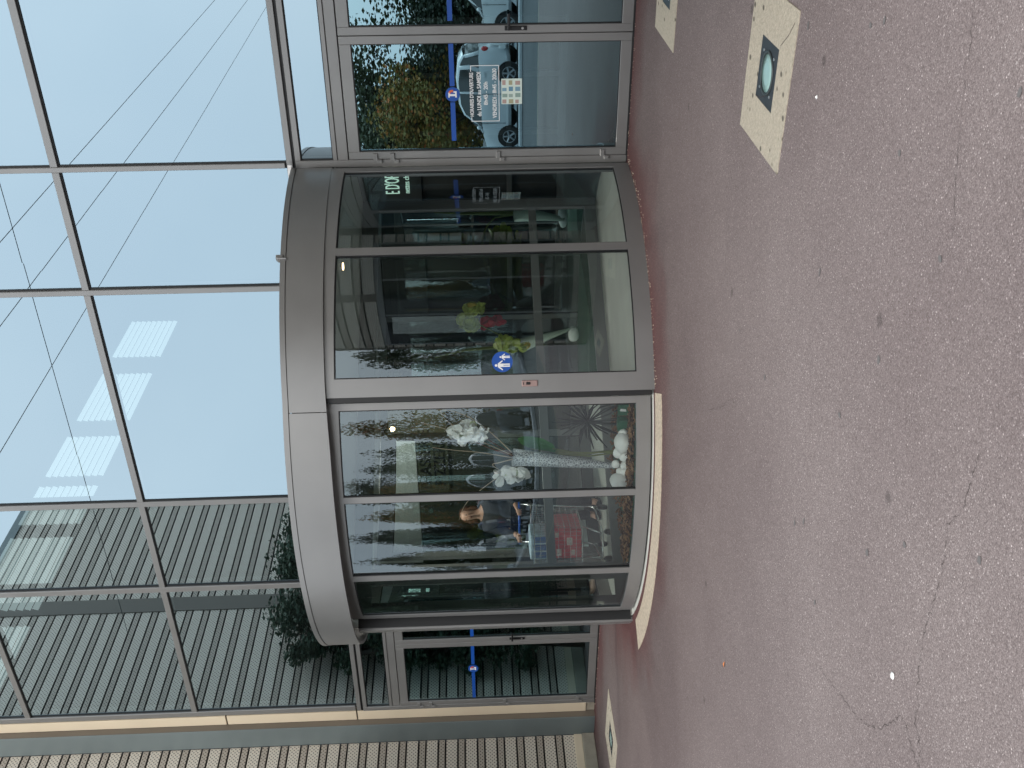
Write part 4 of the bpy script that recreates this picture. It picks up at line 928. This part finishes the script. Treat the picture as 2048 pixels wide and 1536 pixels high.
for s_ in (-1, 1): ch.tube([Tp(-0.46, 0.235*s_, 1.03), Tp(-0.40, 0.235*s_, 0.80), Tp(-0.34, 0.22*s_, 0.34), Tp(-0.30, 0.23*s_, 0.16), Tp(0.36, 0.17*s_, 0.14)], 0.011, 8)
ch.tube([Tp(0.36, -0.17, 0.14), Tp(0.36, 0.17, 0.14)], 0.011, 8); ch.tube([Tp(0.34, -0.14, 0.14), Tp(0.20, -0.19, 0.36)], 0.009, 6); ch.tube([Tp(0.34, 0.14, 0.14), Tp(0.20, 0.19, 0.36)], 0.009, 6)
ch.build('chassis', wire, tl, smooth=True)
MB().tube([Tp(-0.46, -0.26, 1.03), Tp(-0.46, 0.26, 1.03)], 0.015, 10).build('handle_bar', pmat('blue_handle', (0.02, 0.10, 0.45), 0.4), tl, smooth=True)
for x_, s_ in ((-0.28,1),(-0.28,-1),(0.34,1),(0.34,-1)):
    wc = Tp(x_, (0.23 if x_ < 0 else 0.16)*s_, 0.062); fk = MB().tube([wc+Vector((0,0,0.08)), wc+fd*(-0.02)+Vector((0,0,0.02)), wc], 0.010, 6).build('castor', wire, tl)
    wm = MB(); wm.lathe([(0.02,-0.014),(0.058,-0.014),(0.062,0),(0.058,0.014),(0.02,0.014)], tuple(wc), 18, M=Matrix.Rotation(math.atan2(sdv.y, sdv.x), 4, 'Z') @ Matrix.Rotation(PI/2, 4, 'Y')); wm.build('wheel', M['black'], fk, smooth=True)
rc = thing('red_crate', 'red printed drinks carton lying in the bottom of the shopping trolley', 'carton', tuple(Tp(0,0,0.37)))
MB().box(-0.26, 0.26, -0.17, 0.17, 0.366, 0.72, M=tm).build('carton', pmat('red_card', (0.55, 0.025, 0.035), 0.5, vary=0.2, vscale=8), rc, bevel=0.008)
cpm = pmat('carton_print', (0.65, 0.5, 0.45), 0.5)
for k, (y_, z_, s_) in enumerate(((-0.10,0.62,.04),(0.03,0.50,.045),(0.11,0.64,.03),(-0.10,0.46,.03))): MB().box(0.2605, 0.262, y_-s_, y_+s_, z_-s_*0.7, z_+s_*0.7, M=tm).build('printed_label', cpm, rc)
bw = thing('blue_white_pack', 'blue and white wrapped pack resting on the red crate in the trolley', 'pack', tuple(Tp(0.05,0,0.73)))
MB().box(-0.16, 0.20, -0.20, 0.10, 0.724, 0.94, M=tm).build('wrapped_pack', pmat('pale_blue_wrap', (0.45, 0.60, 0.72), 0.4, vary=0.4, vscale=18), bw, bevel=0.012)
bl = MB(); 
bpm = pmat('blue_print', (0.03, 0.12, 0.38), 0.5)
for k in range(3): MB().box(0.201, 0.2025, -0.18+0.09*k, -0.11+0.09*k, 0.76, 0.90, M=tm).build('printed_label', bpm, bw)

# ------------------------------------------------------------------ behind the photographer: cars, trees, wires
tyrem = pmat('tyre_rubber', (0.018, 0.018, 0.018), 0.8); alloym = pmat('alloy_wheel', (0.50, 0.52, 0.54), 0.35, 0.7); cgl = pmat('car_glass', (0.02, 0.03, 0.032), 0.06, spec=0.9)
redl = pmat('tail_lamp', (0.45, 0.02, 0.02), 0.25); heal = pmat('head_lamp', (0.7, 0.72, 0.74), 0.15); platem = pmat('number_plate', (0.75, 0.75, 0.68), 0.5)
def car(loc, rot, paint, label, Ln=3.5, Wd=1.66, Ht=1.62, wbx=2.15, group='cars parked beyond the road', wr=0.30):
    t = thing('parked_car', label, 'car', (0,0,0), group); k = Ln/3.5; hz = Ht/1.62; hw = Wd/2
    # stations along x (nose at -x): x, sill z, belt z, half width
    stn = [(-1.75,.36,.62,.60),(-1.68,.26,.76,.74),(-1.50,.22,.84,.80),(-1.10,.20,.93,.82),(-0.55,.20,.98,.83),(0.3,.20,1.00,.83),(1.0,.20,1.02,.82),(1.45,.22,1.03,.79),(1.66,.28,1.00,.74),(1.74,.36,.80,.66)]
    b = MB(); vs = []; nsec = 12
    for x, zs, zb2, w_ in stn:
        w_ = w_*hw/0.83
        prof = [(w_*0.86,zs),(w_*0.98,zs+0.08),(w_,zs+(zb2-zs)*0.45),(w_*0.99,zs+(zb2-zs)*0.75),(w_*0.93,zb2-0.01),(w_*0.55,zb2+0.015)]
        ring_ = [(x*k, y, z*hz) for y, z in prof] + [(x*k, -y, z*hz) for y, z in reversed(prof)]; vs += ring_
    fs = [(i*nsec+j, i*nsec+(j+1) % nsec, (i+1)*nsec+(j+1) % nsec, (i+1)*nsec+j) for i in range(len(stn)-1) for j in range(nsec)] + [tuple(range(nsec))[::-1], tuple(range((len(stn)-1)*nsec, len(stn)*nsec))]
    b.add(vs, fs); bo = b.build('body', paint, t, smooth=True); bo.modifiers.new('edge', 'EDGE_SPLIT').split_angle = R(40)
    # glasshouse: dark glass loft with painted roof and pillars
    gst = [(-1.02,.95,.74,.95),(-0.42,1.02,.70,1.44),(-0.10,1.03,.68,1.55),(0.60,1.04,.66,1.60),(1.20,1.05,.62,1.52),(1.42,1.05,.60,1.40),(1.66,1.03,.58,1.05)]
    gm = MB(); vs = []
    for x, z0, w0_, z1 in gst:
        w0_ = w0_*hw/0.83; wtp = w0_*0.80
        vs += [(x*k, w0_*1.03, (z0-.03)*hz), (x*k, wtp, (z1-.04)*hz), (x*k, -wtp, (z1-.04)*hz), (x*k, -w0_*1.03, (z0-.03)*hz)]
    gm.add(vs, [(4*i+j, 4*i+j+1, 4*i+j+5, 4*i+j+4) for i in range(len(gst)-1) for j in range(3)]); gm.build('windows', cgl, t)
    rf = MB(); 
    rst = [(-0.46,.70,1.42),(-0.10,.68,1.55),(0.60,.66,1.60),(1.20,.62,1.535),(1.44,.60,1.42)]; vs = []
    for x, w0_, z1 in rst:
        wtp = w0_*hw/0.83*0.84; vs += [(x*k, wtp, (z1-.055)*hz), (x*k, wtp*0.9, (z1)*hz), (x*k, 0, (z1+.02)*hz), (x*k, -wtp*0.9, (z1)*hz), (x*k, -wtp, (z1-.055)*hz)]
    rf.add(vs, [(5*i+j, 5*i+j+1, 5*i+j+6, 5*i+j+5) for i in range(len(rst)-1) for j in range(4)]); rf.build('roof', paint, t, smooth=True)
    for s_ in (-1, 1):
        def g_(x, u, o=1.02):      # point on the side glass
            for i in range(len(gst)-1):
                if gst[i][0] <= x <= gst[i+1][0]:
                    q_ = (x-gst[i][0])/(gst[i+1][0]-gst[i][0]); a_ = [gst[i][j]+(gst[i+1][j]-gst[i][j])*q_ for j in range(4)]
                    w0_ = a_[2]*hw/0.83; y0, y1 = w0_*1.03, w0_*0.80; z0, z1 = a_[1]-.03, a_[3]-.04
                    return Vector((x*k, s_*((y0+(y1-y0)*u)+0.012), (z0+(z1-z0)*u)*hz))
        for path, wd in (([(-0.95,0.0),(-0.70,0.5),(-0.44,0.98)], .030), ([(0.30,0),(0.30,0.5),(0.28,1.0)], .035), ([(1.02,0.0),(1.10,0.5),(1.05,1.0)], .07), ([(1.55,0.0),(1.48,0.5),(1.40,0.98)], .06)):
            MB().tube([g_(*p) for p in path], wd, 5).build('pillar', paint, t, smooth=True)
    for x_ in (-wbx/2/k-0.05, wbx/2/k-0.05):
        for s_ in (-1, 1):
            am = MB(); am.lathe([(wr*1.16,-0.02),(wr*1.16,0.02),(wr*0.5,0.022)], (x_*k, s_*(hw*0.972), wr), 24, M=Matrix.Rotation(-s_*PI/2, 4, 'X')); am.build('wheel_arch', M['black'], t)
            wm = MB(); Mx = Matrix.Rotation(-s_*PI/2, 4, 'X'); wm.lathe([(0.05,-0.14),(wr*0.93,-0.14),(wr,-0.09),(wr,0.02),(wr*0.93,0.045),(wr*0.68,0.05),(wr*0.66,0.03)], (x_*k, s_*(hw*0.955), wr), 26, M=Mx); w_o = wm.build('wheel', tyrem, t, smooth=True)
            rm = MB(); rm.lathe([(wr*0.66,0.03),(wr*0.66,0.05),(wr*0.60,0.052),(wr*0.58,0.02)], (x_*k, s_*hw*0.955, wr), 26, M=Mx); rm.lathe([(wr*0.16,0.0),(wr*0.16,0.05),(wr*0.1,0.055)], (x_*k, s_*hw*0.955, wr), 12, M=Mx)
            for q_ in range(5):
                a = 2*PI*q_/5+0.3; rm.tube([Vector((x_*k+0.1*wr*math.cos(a), s_*(hw*0.955+0.035), wr+0.1*wr*math.sin(a))), Vector((x_*k+0.62*wr*math.cos(a), s_*(hw*0.955+0.04), wr+0.62*wr*math.sin(a)))], wr*0.10, 5)
            rm.build('rim', alloym, w_o)
    for s_ in (-1, 1):
        MB().blob((1.68*k, s_*hw*0.80, 0.86*hz), (0.07,0.10,0.11), 1, 0).build('tail_lamp', redl, t, smooth=True)
        MB().blob((-1.60*k, s_*hw*0.72, 0.70*hz), (0.12,0.14,0.07), 1, 0).build('headlight', heal, t, smooth=True)
        mr = MB(); mr.blob((-0.72*k, s_*(hw+0.09), 1.04*hz), (0.06,0.09,0.07), 1, 0); mr.build('mirror', paint, t, smooth=True)
        MB().box(0.05*k, 0.20*k, s_*hw-0.01, s_*hw+0.018, 0.86*hz, 0.89*hz).build('handle', paint, t); MB().box(0.86*k, 1.0*k, s_*hw-0.01, s_*hw+0.016, 0.87*hz, 0.90*hz).build('handle', paint, t)
        for x_ in (-0.62, 0.32): MB().box(x_*k-0.004, x_*k+0.004, s_*hw*0.99-0.012, s_*hw*0.99+0.014, 0.34*hz, 0.96*hz).build('door_gap', M['black'], t)
    MB().box(1.735*k, 1.77*k, -0.26, 0.26, 0.60*hz, 0.71*hz).build('number_plate', platem, t)
    MB().box(1.60*k, 1.79*k, -hw*0.86, hw*0.86, 0.34*hz, 0.52*hz).build('bumper', paint, t, bevel=0.04, seg=3); MB().box(-1.80*k, -1.60*k, -hw*0.82, hw*0.82, 0.34*hz, 0.54*hz).build('bumper', paint, t, bevel=0.04, seg=3)
    t.location = loc; t.rotation_euler.z = rot
    return t
silver = pmat('silver_paint', (0.70, 0.74, 0.76), 0.25, 0.1, coat=0.6); whitep = pmat('white_paint', (0.78, 0.80, 0.80), 0.25, 0, coat=0.6); greyp = pmat('grey_paint', (0.16, 0.18, 0.20), 0.25, 0.4, coat=0.6); bluep = pmat('dark_blue_paint', (0.02, 0.04, 0.10), 0.25, 0.3, coat=0.6); redp = pmat('dark_red_paint', (0.22, 0.02, 0.02), 0.25, 0.2, coat=0.6)
car((-9.22, -21.6, 0), R(3), silver, 'silver compact car mirrored behind the white opening hours', 3.35, 1.66, 1.88, 1.95)
car((-5.75, -21.5, 0), R(-2), whitep, 'white car mirrored in the right door beside the black handle', 3.7, 1.72, 1.78, 2.3, wr=0.33)
car((-9.3, -25.2, 0), R(185), whitep, 'white car parked behind the silver one in the door reflection', 3.9, 1.72, 1.75, 2.45)
for k, (x, y, r_, p_, l) in enumerate(((-14.6,-21.6,-3,greyp,'grey car parked left of the silver one across the road'),(-19.5,-21.7,2,bluep,'dark blue car parked across the road beyond the grey one'),(-24.5,-21.5,178,whitep,'white car farthest along the row across the road'),(-15.5,-25.5,4,redp,'dark red car in the second row of the car park'),(1.0,-21.6,0,greyp,'grey car across the road to the right of the doors'))):
    car((x, y, 0), R(r_), p_, l, 3.9, 1.72, 1.6, 2.45)

barkt = pmat('tree_bark', (0.05, 0.04, 0.03), 0.9, bump=0.6, bscale=14, vary=0.3)
def leafmats(cols): return [pmat('foliage', c, 0.6, vary=0.2, vscale=1.0) for c in cols]
GREEN = leafmats([(0.035,0.055,0.018),(0.055,0.070,0.022),(0.022,0.036,0.014),(0.085,0.070,0.025)])
AUTUM = leafmats([(0.20,0.17,0.035),(0.36,0.19,0.035),(0.55,0.16,0.04),(0.10,0.11,0.03)])
SHRUB = leafmats([(0.07,0.11,0.065),(0.10,0.14,0.085),(0.05,0.085,0.05),(0.12,0.15,0.085)])
DARK = leafmats([(0.016,0.030,0.016),(0.024,0.042,0.020),(0.012,0.022,0.013),(0.030,0.050,0.022)])
def tree(x, y, h, rad, mats, label, group, seed, n=5200, ls=0.17, base=0.18, cat='tree', conic=0.0, ncl=16):
    rg = random.Random(seed); t = thing('tree', label, cat, (x, y, 0), group)
    tk = MB(); top = Vector((x+rg.uniform(-.2,.2), y+rg.uniform(-.2,.2), h*0.72)); tk.tube([(x,y,-0.02),(x+rg.uniform(-.1,.1),y,h*0.3),tuple(top)], 0.030*h*0.6+0.04, 8, r1=0.04)
    cl = []
    for k in range(ncl):
        a = rg.uniform(0, 2*PI); z = h*rg.uniform(base+0.1, 0.92); fr_ = (z/h-base)/(1-base); rr = rad*(math.sin(PI*min(0.98, fr_*0.85+0.15)) if not conic else (1-fr_)*conic+0.1)*rg.uniform(0.45, 0.95)
        p = Vector((x+rr*math.cos(a), y+rr*math.sin(a), z)); cl.append((p, rad*rg.uniform(0.24, 0.42)*(1 if not conic else 0.8)))
        z0 = max(h*0.15, z-rr*0.9); tk.tube([(x, y, z0), ((x+p.x)/2, (y+p.y)/2, (z0+z)/2+0.1), tuple(p)], 0.05, 5, r1=0.012)
    tk.build('trunk', barkt, t, smooth=True)
    lv = MB()
    for k in range(n):
        c, cr_ = cl[rg.randrange(len(cl))]; d = Vector((rg.gauss(0,1), rg.gauss(0,1), rg.gauss(0,0.8))).normalized()*cr_*(rg.random()**0.45)*1.25; p = c+d
        if rg.random() < 0.12: p += Vector((rg.gauss(0,.25), rg.gauss(0,.25), rg.gauss(0,.25)))*min(1, rad/2.4)
        nn = Vector((rg.gauss(0,1), rg.gauss(0,1), rg.gauss(0,1)+0.4)).normalized(); u = nn.cross(Vector((0,0,1))+Vector((0.01,0.02,0))).normalized(); v = nn.cross(u); s_ = ls*rg.uniform(0.6, 1.3)
        if rad < 1 and p.y > -9.35-0.742*p.x-0.12: continue      # shrubs are clipped back from the column
        lv.add([p-u*s_, p+v*s_*0.5, p+u*s_, p-v*s_*0.5], [(0,1,2,3)], min(3, int(abs(rg.gauss(0, 1.1)))))
    lv.build('crown', mats, t)
    return t
G = 'trees beyond the car park'
tree(-12.2,-34,6.7,3.4,GREEN,'tall dark green tree whose leafy top stands against the sky in the right door',G,1,9500,0.12)
tree(-8.2,-36,5.6,3.4,GREEN,'dark green tree mirrored high in the half seen right door leaf',G,2,8500,0.12)
tree(-12.5,-30.0,5.0,2.2,AUTUM,'orange and yellow autumn tree mirrored above the silver car',G,3,9500,0.10,0.05)
tree(-16.5,-36,6.4,3.4,GREEN,'big green tree left of the autumn tree in the reflections',G,4,11000,0.17)
tree(-9.8,-31.5,3.4,2.6,DARK,'low dark bush under the tall tree behind the blue band',G,5,6500,0.11,0.0)
tree(-22,-34,5.6,3.6,AUTUM,'browning tree mirrored in the left display panes',G,6,12000,0.17,0.03,'tree',0,30)
tree(-29,-30,6.6,3.6,DARK,'dark spreading evergreen mirrored in the curved panes',G,7,12000,0.18,0.02,'tree',0,30)
tree(-37,-24,6.0,3.8,GREEN,'broad tree far left beyond the side wall reflection',G,8,12000,0.18,0.02,'tree',0,30)
tree(-3.5,-34,6.0,3.4,GREEN,'green tree to the right across the car park',G,9,5500,0.15,0.08)
tree(3.5,-33,6.4,3.6,AUTUM,'yellowing tree farthest right across the car park',G,10,5500,0.15,0.08)
tree(-46,-14,7,4.2,DARK,'dark tree beside the far end of the road on the left',G,11,10000,0.22,0.02,'tree',0,30)
tree(-18.5,-30.0,3.0,2.6,DARK,'low dark shrub beneath the browning tree',G,12,4500,0.11,0.0)
tree(-5.0,-31.0,3.2,2.6,DARK,'low dark shrub behind the white car in the right door',G,13,4500,0.11,0.0)
tree(-26,-33,3.4,3.0,AUTUM,'low rusty bush between the browning tree and the dark evergreen',G,18,5500,0.11,0.0)
tree(16,-20,6.0,3.4,GREEN,'green tree mirrored in the middle curved pane beside the child sign',G,19,6500,0.15,0.05)
tree(24,-13,6.5,3.6,DARK,'dark tree mirrored at the right edge of the curved panes',G,20,6500,0.16,0.05)
tree(11,-27,4.2,3.0,AUTUM,'low yellowing tree on the right beyond the car park',G,21,5500,0.13,0.0)
H = 'shrubs beside the perforated wall'
tree(-11.36,-1.32,4.7,0.42,SHRUB,'slimmest leafy shrub tucked into the corner, mirrored over the lower left panes',H,17,14000,0.034,0.05,'shrub',0,40)
tree(-11.22,-1.98,4.9,0.78,SHRUB,'leafy shrub second from the glass, mirrored over the lower left panes',H,14,24000,0.040,0.04,'shrub',0,44)
tree(-11.15,-2.95,5.0,0.85,SHRUB,'third leafy shrub by the perforated wall, mirrored beside the drum fascia',H,15,22000,0.042,0.04,'shrub',0,40)
tree(-11.15,-4.05,5.2,0.85,SHRUB,'outer leafy shrub by the perforated wall, mirrored highest at the drum fascia',H,16,16000,0.045,0.04,'shrub',0,32)

cablem = pmat('cable_black', (0.05,0.052,0.056), 0.6)
def cable(p, q, label, sag=0.0):
    p, q = Vector(p), Vector(q); pts = [p+(q-p)*t/16 - Vector((0,0,sag*4*(t/16)*(1-t/16))) for t in range(17)]
    tag(MB().tube(pts, 0.0045, 6).build('overhead_cable', cablem, smooth=True), label, 'cable', 'overhead cables in front of the glass')
cable((-4.95, -0.06, 7.0), (-4.70, -22, 7.0), 'overhead cable mirrored nearest the right mullion of the upper panes')
cable((-5.74, -0.06, 7.0), (-5.45, -22, 7.0), 'middle one of the three near parallel overhead cables in the upper panes')
cable((-6.92, -0.06, 7.0), (-6.10, -22, 7.0), 'leftmost of the three near parallel overhead cables in the upper panes')
cable((-11.69, -2.06, 7.0), (3.6, -2.26, 7.0), 'lone cable crossing the three others in the upper panes')
